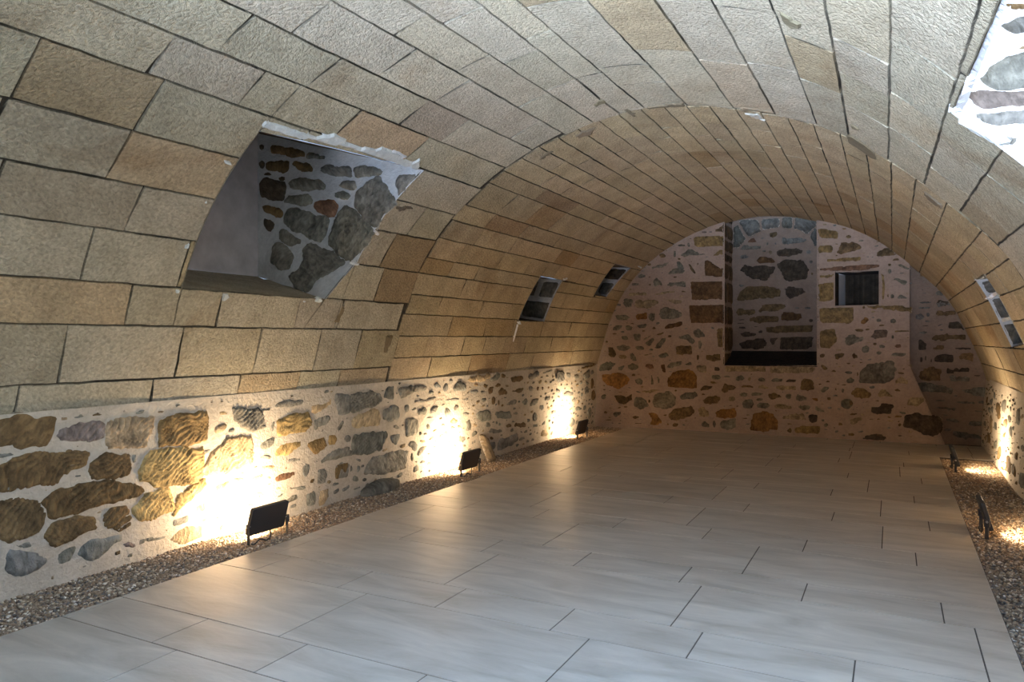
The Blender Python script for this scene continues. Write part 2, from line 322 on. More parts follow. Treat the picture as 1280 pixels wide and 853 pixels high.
# ------------------------------------------------------------------ stones read off the place: (text, origin x, origin y, zoom)
BACK = [("""*k 895,265 925,245 1195,240 1200,350 930,355 900,330;n 1075,190 1170,140 1220,130 1220,245 1150,215 1095,225;g 780,425 860,370 910,375 1005,410 990,430 830,435
k 1055,425 1130,370 1180,365 1262,400 1262,465 1190,455 1150,420 1080,440;*u 985,470 1030,455 1080,490 1145,535 1170,480 1225,480 1230,630 1000,610;*u 870,645 1010,650 1165,645 1170,825 875,830
n e 625 425 35 25;g e 735 410 18 40;g 640,590 740,530 830,550 800,590 680,600;g 740,480 790,480 830,540 770,560;n 845,500 880,500 930,585 900,590 865,545;g 540,640 580,620 640,690 600,690 545,710
g 655,700 700,655 830,645 830,710 740,710;t 535,780 600,745 720,730 735,760 600,780 545,795;t 330,750 470,740 490,790 330,790;t e 700 820 50 14;g 500,530 620,490 715,480 620,540 520,545;g e 440 610 40 25;g e 390 680 40 22
g e 790 335 40 15;g e 860 330 20 25;g 830,290 880,262 885,275 840,295;p e 1000 215 30 14;n e 940 500 12 15;g e 300 820 30 20""", 740, 260, 7.111),
("""g 270,130 330,95 370,110 360,170 300,180;t 385,120 420,105 560,110 590,135 540,170 430,190 385,160;t 655,115 700,100 780,105 800,135 740,150;g 615,190 650,170 720,180 785,210 785,260 720,280 620,275 600,240
g 210,240 290,230 345,265 290,300 220,290;o 378,250 400,230 485,215 485,280 410,290;g 500,250 520,222 565,225 560,280 540,305 505,285;g 185,360 210,325 275,320 270,360 215,385 190,380;g 290,350 310,330 370,345 350,380 310,385
g 395,340 430,320 490,315 475,360 420,360;n 525,360 550,340 575,365 545,375;u 640,350 690,315 795,298 805,340 720,360 650,380;n 565,410 635,390 640,405 590,428;g 255,425 320,420 330,455 290,475 260,455
g 365,410 440,400 430,470 405,485 370,455;g 455,450 530,415 535,430 460,475;g 465,490 540,440 560,465 515,525;g 555,525 610,455 660,430 655,480 610,535 560,545;g 215,520 260,500 320,505 350,545 300,565 235,560
n 140,530 185,525 220,590 190,625 140,600;t e 270 610 45 25;g 335,590 365,570 405,650 370,660 335,625;g 375,520 420,505 485,540 430,560 385,550;g 755,445 800,420 870,405 920,480 890,500 830,470;g 905,375 950,355 1010,420 990,445 920,440 900,405
n 745,530 790,512 880,515 890,580 850,605 745,600;g 580,605 655,565 690,610 620,630;t e 550 645 45 12;t 450,590 545,575 545,590 470,610;g 670,690 700,660 790,650 795,690 700,720 675,715;g 820,680 880,650 895,690 830,695
*n 1000,590 1060,585 1160,575 1160,660 1080,665 1010,645;*k 1100,355 1170,352 1170,545 1160,540 1105,530;*u 850,145 1190,140 1195,325 870,325;g 65,680 150,650 220,660 150,740 70,745;g 225,705 300,680 270,740 235,735;g 315,695 350,670 410,680 420,710 370,740 325,720
r 465,700 490,675 540,675 560,720 510,730;u 600,685 650,680 660,760 625,750;t 935,680 1020,680 1020,765 960,755 930,730;d 1080,695 1140,695 1140,750 1085,750;g e 1100 795 45 30;g e 960 510 20 45;n e 940 620 15 28;n e 690 432 20 14;n e 130 480 14 14;n e 200 410 22 10""", 740, 360, 7.111),
("""o 90,210 190,185 285,200 325,240 300,300 230,325 140,300 110,260;g 375,250 420,230 460,265 440,300 390,290;g 520,200 545,200 555,290 515,300;g 570,200 600,235 605,285 585,280;o 670,280 690,220 750,175 830,160 890,170 915,215 930,310 880,325 780,310 710,325
t 445,345 530,325 610,330 600,355 540,370 460,365;g 545,455 560,380 690,345 740,410 730,490 640,505 560,490;g 370,480 375,420 400,400 480,415 505,490 430,510;n 190,370 300,400 350,380 360,430 290,470 230,450;g e 105 400 30 28;g 180,550 200,530 260,530 245,570 210,585
n 345,580 380,560 435,580 380,605;n 320,630 440,625 440,645 340,645;o 485,540 560,540 640,630 560,655 510,645 530,600;n 680,560 720,505 800,490 880,480 905,540 860,580 740,615 700,600;g 770,385 860,360 930,355 940,400 900,425 850,425 800,430;n 955,330 990,300 1080,300 1040,340 960,350
n 985,430 1020,395 1100,385 1150,405 1110,465 1000,470;t 935,500 990,490 1050,545 1020,590 945,585;g 960,640 1000,610 1050,640 1040,680 970,665;g e 1085 640 20 40;o 1100,530 1180,505 1280,500 1280,580 1180,600 1110,580;g 1140,630 1180,605 1275,590 1280,680 1200,700 1140,670
n e 740 650 35 20;n e 370 205 22 16;n e 745 345 16 12;n e 510 440 14 20;n e 300 490 20 12;n e 150 605 40 9;n e 675 645 12 12""", 740, 440, 7.111),
("""k 935,180 1000,175 1140,210 1130,280 1040,285 940,275;n e 1215 255 30 20;n 1115,400 1150,315 1200,300 1280,310 1345,345 1340,365 1280,390 1150,410;k 935,320 1000,315 1085,330 1080,400 940,420;*k 1000,450 1100,445 1280,425 1340,425 1335,480 1280,490 1010,490
*r 940,530 1100,515 1280,500 1500,495 1498,530 1300,575 940,565;*k 940,590 1090,580 1085,630 945,635;*k 930,665 1090,655 1090,820 1000,850 935,835""", 890, 260, 7.111),
("""*k 935,185 1000,165 1265,165 1270,290 1230,330 960,325;k 940,365 1080,350 1110,400 1135,460 1100,500 1060,545 950,530;g 1180,460 1200,425 1260,415 1310,440 1300,480 1240,515 1190,510;n e 980 605 35 28;n 1080,585 1185,580 1170,620 1100,655
n 1240,600 1290,580 1300,630 1260,630;n 955,690 980,680 1050,720 1000,745;n 1025,750 1090,715 1120,755;t 980,775 1110,780 1080,795 990,795;*t 105,690 485,690 485,755 105,755;*t 505,690 910,690 910,770 508,765""", 890, 360, 7.111),
("""g e 140 222 45 16;g e 250 235 45 30;t e 335 240 22 28;g e 440 250 45 25;g 515,250 560,225 630,235 625,270 530,275;d 645,270 680,235 750,250 740,275 670,280;n 785,270 820,240 900,245 905,345 850,355 790,340;n 75,330 110,280 180,300 220,310 180,345 120,370 80,355
n 250,310 290,288 375,300 360,325 270,330;t 405,310 450,290 530,320 490,340 420,330;t 560,320 590,295 740,300 745,350 620,345;g e 280 380 42 25;g 345,370 370,355 470,370 440,390 350,398;n 485,375 560,362 640,400 580,420 520,435;g e 680 395 32 30;g 740,430 760,375 845,400 835,440 770,445
o 875,405 940,410 950,445 900,435;g e 425 425 35 18;g 260,460 290,425 350,420 375,470 340,515 280,505;g 395,475 440,450 500,455 525,490 480,505 410,500;t 550,470 600,455 690,470 720,500 660,525 570,505;g 750,490 800,465 880,480 880,520 800,525;g 905,490 930,475 1010,530 990,545 920,530
o 345,610 380,550 460,525 540,560 585,630 570,690 460,715 350,690;t 620,570 720,540 810,545 840,610 740,620 640,605;d 850,570 890,550 945,565 940,620 890,635 855,610;k 745,670 820,645 960,660 945,730 850,735 745,725;n e 690 700 25 25;b e 1015 650 28 22;t 140,400 200,395 210,440 150,450
g 955,345 1000,300 1050,325 985,370;g e 1165 345 20 25;b e 1230 255 40 32;b e 1215 185 40 18;g 1135,450 1180,415 1240,420 1265,470 1210,520 1150,490;n e 960 288 20 10;n e 1040 420 20 18;n e 1100 335 12 16;n e 1215 105 25 10""", 890, 440, 7.111),
("""n 530,350 560,310 640,280 720,350 640,370 560,370;g 710,440 750,415 840,470 810,485 750,460;*k 570,490 600,485 630,620 620,700 605,760 575,760;g e 655 495 20 30;g 660,565 720,550 820,580 780,625 730,590;g 710,740 750,695 830,720 800,750;g e 680 715 20 25
k 410,810 480,790 700,790 830,815 830,860 700,850 520,830;g e 400 220 30 12;n e 640 710 10 25;n e 655 435 20 14;n e 540 402 30 8""", 1020, 270, 7.111),
("""o 105,375 150,320 190,345 180,370 150,400 115,395;n e 100 450 45 18;g 0,500 70,490 60,540 20,585 0,580;g 20,560 80,510 140,500 130,545 60,575;p 200,510 230,450 330,435 360,460 345,515 260,530;g e 400 365 35 25;k 400,460 430,445 540,445 550,470 410,472;g e 275 360 28 22;g e 400 510 18 20
r e 450 590 45 25;g e 155 625 42 38;g e 300 595 32 20;g e 275 650 30 22;u 30,670 55,645 75,670 65,705 45,700;g e 450 665 70 28;n e 140 245 16 18;n e 240 570 20 14""", 1060, 350, 7.111),
("""g 110,270 120,170 190,100 240,105 380,75 425,150 410,220 340,280 200,280;t 410,270 470,215 530,250 530,295 430,295;n 400,340 440,320 485,360 430,358;k 20,360 80,315 150,325 210,380 190,410 80,415;t 255,390 310,320 380,370 415,410 340,405 275,415
d 195,520 210,490 280,480 300,450 395,460 410,500 370,555 240,555;t 520,460 560,405 660,400 680,440 620,495 540,480;d 495,670 510,580 620,530 680,560 760,570 810,590 830,680 770,750 690,740 600,690;n 0,420 40,430 50,470 10,510 0,500;t 10,600 120,575 140,610 50,655 10,640
d 120,780 170,735 240,720 310,740 400,785 250,795;d e 465 750 28 10;n e 30 735 40 25;n e 85 200 14 24;n e 20 250 26 26;n e 460 650 18 18;n e 270 600 22 12;n e 450 620 14 10""", 1060, 440, 7.111)]
RIGHTBACK = [("""n 905,540 930,495 990,490 1050,540 960,550;g 1060,770 1110,745 1180,760 1215,800 1080,815;g e 970 590 70 10;g e 1010 630 80 10;g e 960 690 70 12;g e 1100 690 50 30;g e 960 770 60 14;g e 950 815 60 12""", 1020, 270, 7.111),
("""d 780,215 800,175 890,180 920,235 800,240;n 775,300 800,270 950,265 960,320 800,335;g 590,310 650,290 690,340 640,360 595,345;g e 710 310 22 25;g e 705 370 30 16;d e 690 410 38 12;d 875,420 890,365 1000,360 1045,450 890,450;g 780,410 850,380 860,395 800,420;g e 830 445 30 12
n 725,530 760,490 880,470 1040,480 1030,540 760,545;d 610,530 650,520 710,570 700,640 620,630;n 730,610 790,570 860,580 860,620 770,640;d 760,680 800,650 940,655 940,740 780,745;d 940,590 1090,600 1110,625 950,630;n 970,680 1010,645 1120,645 1150,740 990,715
d e 650 710 18 30;d e 690 700 14 30;d e 740 720 14 22;d 860,780 1080,775 1075,830 870,835;g e 665 470 50 22;g e 680 250 70 16;g e 690 200 70 14""", 1060, 350, 7.111),
("""n 620,180 700,130 840,150 830,260 700,270 630,230;g 595,280 700,270 810,290 950,330 930,370 720,370 600,350;g 880,200 1080,200 1100,280 920,280;g 990,320 1240,310 1250,410 1160,410 1010,360;g 750,420 850,415 900,450 780,450;g 720,490 800,470 970,490 960,530 820,525
g 940,440 1130,430 1130,480 980,460;g 1050,505 1210,520 1210,550 1060,530;g 860,590 990,600 1000,640 880,620;g 1060,640 1100,600 1230,620 1230,660 1080,670;g 910,740 960,690 1080,720 1220,740 1200,790 1000,780;g e 1190 450 50 25""", 1060, 440, 7.111)]
NICHE = [("""r 305,300 370,250 410,305 330,320;g 245,375 290,325 435,330 430,375 300,385;n 500,220 580,205 595,250 540,275 500,265;g 610,300 630,255 790,265 850,290 820,310 730,325 640,330;d 565,385 600,365 740,350 800,375 790,415 690,435 590,430;u 390,470 430,420 560,460 560,500 480,490 440,505
d 250,560 280,505 380,520 420,510 555,520 540,590 480,655 350,630 290,590;d 580,500 650,460 800,455 860,540 835,640 650,650 600,550;n 230,820 250,750 320,700 500,695 590,710 615,780 590,800 340,825;d 640,720 680,695 810,705 835,760 800,775 740,795 690,820 650,780
g e 290 435 50 25;g e 860 395 30 28;t e 520 395 20 22;g e 490 320 14 20;g e 565 318 16 18;g e 880 480 22 20;n e 890 585 16 14;g e 465 385 22 12;g e 450 270 30 10;g e 260 690 30 22""", 890, 260, 7.111),
("""n 415,200 450,135 640,135 670,165 600,205 420,225;n 215,200 260,180 370,185 385,225 340,245 220,250;u 605,280 625,215 700,210 790,220 810,270 760,300 640,305;n 330,265 440,245 590,245 590,305 420,315 340,300;*n 470,345 600,330 905,325 905,400 600,412 465,405;d 240,420 290,385 385,395 400,425 300,445
d 235,490 330,460 450,445 490,495 450,540 280,555;d 505,445 595,440 550,520 515,495;d 610,440 700,425 895,430 890,520 820,550 605,550;d e 265 285 55 12;d e 260 315 55 10;d e 265 355 50 18;d e 430 390 25 16;d e 400 350 50 12;g e 755 180 30 14;g e 855 180 35 14;g e 860 228 40 8;d e 880 290 25 20;g 725,145 900,110 905,122 740,155""", 890, 360, 7.111)]
VOUSSOIR = [("""*g 165,100 200,100 300,275 240,345 195,385 150,370 155,250;*g 215,95 410,95 430,205 315,265;*g 425,95 600,80 605,175 560,175 440,200;*g 615,80 715,75 710,185 610,175;*g 735,70 925,90 930,150 840,245 775,195 720,185;*g 860,250 935,130 935,345 905,335 885,290""", 890, 260, 7.111)]
LEFT = [("""n -30,200 100,170 355,155 330,280 290,380 120,385 70,345 -30,375;t 375,165 440,150 440,200 380,205;g 455,165 520,140 565,160 480,190;n e 630 150 40 20;d e 740 145 25 10;p e 815 133 18 12;g 870,150 920,120 970,115 930,155
P 370,300 390,240 480,205 600,195 680,205 670,330 540,330 400,330;T 690,340 700,200 760,180 1020,165 1000,260 960,370 860,375 700,380;K 1040,340 1050,210 1100,165 1250,145 1370,130 1360,330 1220,365 1050,360
N -40,520 130,420 300,405 490,385 570,410 530,500 420,560 350,630 220,620 90,665 -40,640;N 575,540 600,450 680,410 840,400 860,480 840,570 720,580 600,590;g e 885 445 20 35;Y 915,540 960,440 1010,380 1280,375 1350,375 1340,600 1130,630 1010,630 935,600
N 295,740 310,690 580,605 800,590 930,640 920,690 830,720 720,760 560,810 350,845;Y 885,780 970,680 1060,645 1145,660 1160,800 1070,840 960,860 910,840;Y 1165,800 1190,690 1290,620 1390,570 1380,650 1260,760 1190,830
N 700,810 760,770 850,760 875,840 870,900 780,940 720,900;N -40,740 100,715 240,710 290,790 280,920 150,990 60,1010 -40,940;n e 600 385 25 10;g -30,405 60,395 90,420 20,445 -30,445;g e 35 650 35 30""", 0, 490, 5.333),
("""N 300,380 350,270 500,240 630,240 645,350 540,380 400,450 350,440;g 80,430 200,405 225,455 150,465 95,445;b 35,530 80,450 150,470 260,490 350,540 300,590 180,650 60,640;g 385,500 440,450 520,440 490,540 420,580 395,530;b 530,480 600,410 800,365 830,390 740,470 680,540 600,555 540,520
p 830,430 880,405 930,420 920,465 850,465;g 935,410 980,380 1130,370 1120,410 1000,430 940,450;t 1160,400 1250,330 1380,300 1370,390 1260,440 1180,420;n e 255 430 10 14""", 0, 600, 5.333),
("""G 415,250 500,235 640,250 680,370 690,400 600,420 510,400 440,340;g 750,240 780,190 910,170 990,200 930,230 770,255;g 645,260 715,245 715,275 660,280;t 990,165 1110,150 1110,180 1010,190;t 1030,220 1130,195 1170,155 1170,230 1040,300;Y 770,340 880,290 1010,285 1025,390 980,430 850,460 785,460
g 1050,330 1130,295 1185,325 1130,380 1060,425 1045,390;y 770,560 820,510 940,495 945,545 880,590 765,615;k 985,510 1130,460 1150,550 1060,605 1030,590;k 1150,450 1200,435 1235,480 1210,530 1160,540;T 190,730 280,590 380,490 480,460 575,475 575,690 440,730 230,770;g 180,580 270,545 260,590 190,610
g e 740 390 20 45;g 640,520 700,475 755,465 740,540 680,580 640,560;g e 690 620 50 25;t 660,680 780,680 740,720 670,715;g 830,650 880,620 950,620 940,660 860,685;g 950,700 980,660 1030,680 1020,730 980,790 960,750;r 755,790 800,750 900,720 910,770 800,820;t e 715 780 25 20
g 1100,650 1160,590 1250,550 1340,560 1330,620 1200,640 1110,670;g 1070,720 1130,700 1160,740 1140,830 1080,820;g 1220,690 1270,650 1330,680 1320,770 1220,790;g 865,840 990,825 990,880 880,880;d e 430 190 10 12;d e 560 165 25 6;d e 250 200 40 7;d e 340 195 25 8;d e 175 215 25 6;d e 70 240 12 10;d e 130 200 16 7;g e 500 192 25 5""", 220, 470, 6.095),
("""t 430,220 460,180 540,165 520,240 450,275;g 645,260 740,225 755,280 650,305;g 905,285 970,250 985,290 910,330;g 1030,250 1090,230 1095,330 1040,350;g 915,210 1030,190 1020,215 925,220;t 1120,230 1190,220 1180,300 1130,330""", 190, 570, 5.333),
("""g 40,300 50,240 180,230 190,390 80,420;G 198,240 300,205 450,215 460,310 420,350 300,380 200,390;t 195,465 300,400 430,360 465,430 450,520 330,530 215,535;b 490,270 510,165 580,150 585,280;G 620,190 700,150 860,150 865,200 720,245 660,280;b 490,380 560,330 630,345 640,460 540,485 490,470;g 575,520 600,495 650,515 640,560 590,550
b 560,600 655,585 620,705 580,670;G 215,680 225,600 290,585 500,560 520,610 470,740 330,780 220,770;g e 170 635 38 45;g 60,530 110,460 140,480 90,590;g 0,760 60,710 190,700 190,760 80,820 0,800;b 925,155 960,115 1010,180 950,190;b e 1035 180 28 42;b 1095,170 1150,110 1215,150 1200,210 1110,215
g 760,320 800,280 950,250 1010,255 870,310;g e 700 360 30 45;g 690,470 760,440 800,470 800,590 690,620;g 1020,290 1060,265 1220,260 1220,300 1110,300;g e 1215 410 40 25;g 1215,480 1260,460 1275,560 1220,560;g 860,440 930,425 930,450 870,460;t e 1110 480 35 35;g 805,760 830,700 890,690 870,740 820,790""", 410, 460, 7.111),
("""G 430,420 470,300 640,260 790,230 770,340 770,400 600,450 440,460;g e 830 300 15 45;n 135,470 150,360 250,340 255,440 170,500;g e 290 400 14 35;g e 360 400 18 40;g e 340 490 35 35;b 300,300 380,310 370,350 320,330;g 0,400 60,400 70,460 30,540 0,530;t 0,600 80,585 100,650 50,720 0,740""", 400, 530, 7.111),
("""t 145,180 180,130 330,110 320,170 240,190;g 335,150 410,100 425,140 390,180 340,185;n e 455 135 25 22;n 510,155 540,130 615,135 620,175 540,200;b 40,240 70,190 130,200 135,250 60,275;g 170,260 230,240 240,290 190,295;g e 270 270 22 18;n 315,260 330,220 365,225 355,290 325,295;n 370,220 400,185 440,200 420,230 380,235
n 410,270 440,235 490,255 490,295 430,305;n 520,250 600,235 640,240 600,290 530,270;n e 370 345 18 40;n e 420 360 10 30;n e 458 383 12 16;g 485,370 540,330 580,330 560,380 500,390;g 615,350 650,315 675,340 650,390 625,380;b 380,450 420,425 520,430 525,490 470,505 420,490;g 230,460 260,430 340,420 360,510 290,520 240,510;g e 570 450 30 22
g 690,360 730,315 770,320 750,380 700,400;n e 515 555 25 22;n 560,570 570,530 650,520 660,570;g 340,590 400,570 480,590 440,620 350,620;n e 378 658 22 18;g 430,720 450,660 530,640 580,610 590,690 520,730 440,760;g 330,700 410,690 420,740 340,800;g e 690 240 20 25;g 655,150 680,110 750,90 740,150 680,170
*u 735,218 765,218 762,270 740,270;*u 782,218 806,220 802,265 785,265;*u 830,215 852,215 850,250 832,252;g 785,100 830,80 885,80 850,110 800,125;G 890,150 910,85 965,100 970,180 920,200;g e 1005 130 25 30;g e 1070 140 25 28;g 970,280 1000,255 1045,270 1040,310 980,305;g 1120,120 1180,80 1190,150 1150,170
n 1080,60 1180,40 1240,30 1220,60 1120,80;n e 1210 200 16 50;n e 1220 300 20 45;g e 1160 260 22 40;g e 740 480 20 40;g 600,660 640,640 660,670 610,690;g e 1100 410 35 25;g e 1200 450 18 50""", 560, 450, 6.716)]
JAMB = [("""n 150,190 170,160 370,205 370,250 290,250 160,225;g 385,240 410,210 550,255 520,270 390,260;n 120,300 150,270 265,265 270,310 240,355 130,330;n 290,300 300,270 400,285 440,350 330,340;b 470,340 520,290 680,310 690,380 570,380 480,340;g 700,320 740,300 850,310 900,345 880,370 720,390;g 975,420 1010,360 1120,360 1150,390 1030,520 1000,500
d e 90 180 16 22;d e 90 300 18 30;d e 130 360 30 14;d e 225 395 22 20;d 80,420 110,380 255,430 220,545 140,530 85,510;g 275,420 310,380 460,390 510,440 490,475 290,465;g 600,430 640,405 715,410 720,450 690,470 600,445;g 240,540 280,500 410,495 430,560 380,585 250,555;r 440,580 460,535 560,530 600,570 570,650 490,625
b 555,490 640,465 690,500 650,540 570,510;G 720,580 730,480 840,385 890,400 1000,540 960,640 870,730 730,600;n 90,575 120,565 240,605 225,660 110,620;G 240,670 270,600 340,595 540,660 520,760 480,810 270,720;d 95,650 180,680 150,760 110,720""", 310, 150, 5.333),
("""G 620,390 680,200 740,110 830,170 960,300 880,440 790,525 700,470;g 235,330 260,280 420,370 390,400 330,420 240,370;g 180,540 210,400 250,390 370,480 350,600 270,590;G 425,450 460,390 620,450 750,545 600,680 550,780 390,690 370,620 450,580""", 310, 240, 6.094)]
JAMBR = [("""g 830,370 900,290 1040,235 1150,235 1150,400 930,410;p 765,400 830,415 1150,405 1150,480 880,500 800,470;g 800,540 830,520 1150,490 1150,570 880,580;b 925,95 1040,65 1150,60 1150,130 1000,150 960,130;t 985,210 1150,180 1150,220 1000,220;n 945,5 1150,0 1150,40 990,40;g 880,625 940,620 1010,630 1000,670 960,665""", 1000, 0, 3.707)]

# ------------------------------------------------------------------ the vault (ceiling)
FRONT = [(0, 0), (.13, .12), (.45, .45), (.69, .69), (.98, .98), (1.245, 1.29), (1.53, 1.57), (1.845, 1.88), (2.09, 2.15), (2.35, 2.41), (2.625, 2.69), (2.845, 2.93), (3.10, 3.14), (3.25, 3.33),
         (3.58, 3.64), (3.93, 3.97), (4.22, 4.25), (4.50, 4.53), (4.78, 4.75), (5.05, 5.02), (5.34, 5.28), (5.60, 5.54), (5.85, 5.82), (6.10, 6.08), (6.32, 6.30), (6.54, 6.52), (6.75, 6.73), (STOT, STOT)]
REAR = [-.03, .20, .40, .60, .78, .98, 1.13, 1.33, 1.52, 1.69, 1.96, 2.12, 2.30, 2.47, 2.63, 2.80, 2.97, 3.13, 3.30, 3.47, 3.63, 3.80, 3.98, 4.15, 4.33, 4.50, 4.68, 4.86, 5.04, 5.22, 5.45, 5.70, 5.92, 6.10, 6.30, 6.52, 6.75, STOT]
SEAM = 5.10
HEADS = [(22, 499), (190, 490), (299, 480), (373, 478), (424, 473), (79, 441), (224, 441), (321, 443), (396, 441), (447, 438), (162, 375), (273, 391), (370, 398), (425, 396), (108, 321), (473, 358), (166, 262), (483, 316), (145, 199), (525, 271),
         (37, 77), (185, 134), (197, 73), (310, 115), (434, 155), (286, 49), (404, 91), (519, 140), (556, 173), (381, 28), (491, 82), (557, 119), (645, 169), (505, 35), (573, 89), (584, 83), (642, 74), (570, 23), (664, 46), (705, 105),
         (678, 6), (795, 104), (898, 77), (827, 62), (537, 457), (532, 436), (579, 431), (563, 409), (608, 405), (1090, 110), (1070, 60)]
HOLES = {'left': [(.685, 2.88), (.68, 4.10), (.99, 4.29), (1.865, 4.31), (1.745, 2.88)], 'slot': [(.59, 7.27), (.59, 7.95), (1.14, 7.94), (1.14, 7.33)], 'slit': [(1.01, 9.15), (1.01, 9.63), (1.52, 9.73), (1.52, 9.09)],
         'right': [(5.40, 1.85), (5.335, 3.38), (6.35, 3.36), (6.35, 1.85)], 'door': [(5.62, -1.25), (5.62, .75), (7.2, .75), (7.2, -1.25)], 'hatch': [(4.0, .2), (4.0, 1.5), (5.0, 1.5), (5.0, .2)], 'rslot': [(5.91, 6.36), (5.91, 6.96), (6.51, 7.05), (6.48, 6.36)]}  # door and hatch are unseen openings added for light
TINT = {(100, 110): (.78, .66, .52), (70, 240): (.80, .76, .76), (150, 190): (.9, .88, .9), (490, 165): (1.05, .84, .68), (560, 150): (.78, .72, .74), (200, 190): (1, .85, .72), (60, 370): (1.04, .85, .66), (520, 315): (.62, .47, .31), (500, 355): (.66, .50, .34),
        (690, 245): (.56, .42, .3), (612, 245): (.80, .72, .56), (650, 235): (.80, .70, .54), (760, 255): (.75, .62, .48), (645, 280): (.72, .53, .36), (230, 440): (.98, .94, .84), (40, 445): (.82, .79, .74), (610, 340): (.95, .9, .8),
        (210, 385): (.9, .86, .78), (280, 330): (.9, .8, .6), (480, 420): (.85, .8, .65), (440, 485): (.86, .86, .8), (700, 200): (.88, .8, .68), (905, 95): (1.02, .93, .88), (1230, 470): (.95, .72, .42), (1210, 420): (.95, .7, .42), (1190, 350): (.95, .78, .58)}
BASE = np.array(lin((196, 181, 154)))
def build_vault():
    acc = Acc(); heads = [q for q in (px_v(*h) for h in HEADS) if q]
    blocks = []
    def course(lo, hi, ya, yb, lmin, lmax, edges):
        sm = .5 * (lo(0) + hi(0)); inn = sorted(y for s, y in heads if ya < y < yb and lo(y) < s < hi(y))
        ys = [ya]; y = ya
        stops = inn + [yb]
        for st in stops:
            while st - y > lmax * 1.25:
                y = min(y + random.uniform(lmin, lmax), st - lmin * .6); ys.append(y)
            if st - y > .12 or st == yb: y = st; ys.append(y)
        for a, b in zip(ys[:-1], ys[1:]):
            sk = random.uniform(-.012, .012)
            blocks.append([(lo(a), a + sk), (hi(a), a - sk), (hi(b), b - sk * .5), (lo(b), b + sk * .5)])
    for i in range(len(FRONT) - 1):
        f = lambda k: (lambda y: (-.03 if k == 0 else FRONT[k][0]) + (FRONT[k][1] - FRONT[k][0]) * (min(max(y, 0), 5.1) - 2) / 3.0)
        course(f(i), f(i + 1), -2.2, SEAM + random.uniform(-.03, .03), .55, .95, None)
    for i in range(len(REAR) - 1):
        j0, j1 = REAR[i], REAR[i + 1]
        course(lambda y, j=j0: j, lambda y, j=j1: j, SEAM + random.uniform(.0, .03), 10.35, .42, .85, None)
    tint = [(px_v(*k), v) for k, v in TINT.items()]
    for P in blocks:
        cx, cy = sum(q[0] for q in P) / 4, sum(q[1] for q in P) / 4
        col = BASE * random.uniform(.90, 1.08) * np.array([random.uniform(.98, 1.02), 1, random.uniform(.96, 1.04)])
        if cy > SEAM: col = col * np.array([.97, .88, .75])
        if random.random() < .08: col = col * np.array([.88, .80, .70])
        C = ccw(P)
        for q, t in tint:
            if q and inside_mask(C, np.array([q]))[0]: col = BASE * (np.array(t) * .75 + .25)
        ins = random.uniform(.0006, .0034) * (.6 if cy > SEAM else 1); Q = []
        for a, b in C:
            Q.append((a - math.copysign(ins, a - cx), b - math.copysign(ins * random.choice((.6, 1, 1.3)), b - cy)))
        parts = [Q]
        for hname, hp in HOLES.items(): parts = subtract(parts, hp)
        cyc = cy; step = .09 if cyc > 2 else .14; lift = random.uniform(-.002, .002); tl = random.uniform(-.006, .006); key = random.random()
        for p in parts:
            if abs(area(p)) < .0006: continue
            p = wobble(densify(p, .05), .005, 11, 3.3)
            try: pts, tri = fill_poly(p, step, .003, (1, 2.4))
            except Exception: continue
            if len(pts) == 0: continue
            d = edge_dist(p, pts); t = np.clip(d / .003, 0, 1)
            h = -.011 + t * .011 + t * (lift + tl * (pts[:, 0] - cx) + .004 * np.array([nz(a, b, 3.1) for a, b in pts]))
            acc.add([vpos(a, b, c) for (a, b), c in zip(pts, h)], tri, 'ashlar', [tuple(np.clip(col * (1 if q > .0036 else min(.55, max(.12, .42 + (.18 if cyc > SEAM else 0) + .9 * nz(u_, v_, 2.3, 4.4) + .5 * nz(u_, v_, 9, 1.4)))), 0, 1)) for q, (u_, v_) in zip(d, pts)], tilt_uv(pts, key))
    # bed behind the blocks
    dark = tuple(np.array(lin((74, 64, 52))))
    for s0 in np.arange(-.04, STOT + .04, .15):
        for y0 in np.arange(-2.25, 10.3, .5):
            y9 = min(y0 + .5, 10.34); parts = [[(s0, y0), (s0, y9), (s0 + .15, y9), (s0 + .15, y0)]]; parts = [ccw(q) for q in parts]
            for hp in HOLES.values(): parts = subtract(parts, hp)
            for p in parts:
                acc.add([vpos(a, b, -.010) for a, b in p], [list(range(len(p)))], 'joint', dark, p)
    # white pointing smeared round the openings and in a few joints
    white = tuple(lin((236, 234, 230)))
    for txt in ["321,163 326,147 345,151 372,159 395,169 420,165 440,176 470,185 480,180 492,185 510,196 519,200 527,193 526,206 533,216 515,212 470,198 420,184 370,174 335,166", "488,180 500,186 497,176 505,178 502,187 520,203 500,200 486,190",
                "278,198 288,201 291,206 281,207", "253,254 260,249 258,260", "229,306 237,303 236,311 229,313", "218,361 226,360 224,368 218,369", "277,365 285,366 287,372 280,379 276,376", "398,371 404,374 399,380 391,377", "376,376 386,375 380,380",
                "445,327 451,330 446,334 438,330", "470,287 476,291 471,296 465,290", "55,57 62,54 59,62 55,62", "646,402 650,401 652,406 648,407", "640,428 642,428 648,404 646,404", "703,348 710,346 708,350 704,352", "797,332 803,333 801,336 797,335",
                "1188,143 1179,136 1184,136 1176,128 1190,134 1196,120 1206,96 1214,72 1222,52 1232,30 1246,0 1256,0 1240,40 1226,75 1214,105 1206,130 1196,146", "1188,146 1196,144 1222,156 1245,172 1262,178 1256,186 1240,178 1218,164 1200,154",
                "1218,348 1226,345 1228,349 1220,352", "1232,371 1246,364 1246,368 1234,377", "1247,401 1264,396 1264,400 1248,405", "1256,434 1262,432 1262,435"]:
        P = [px_v(*map(float, q.split(','))) for q in txt.split()]
        if None in P: continue
        stone(acc, P, vpos, np.array(white), .013, .03, .003, .008, dressed=True, sink=.016, key='mortar')
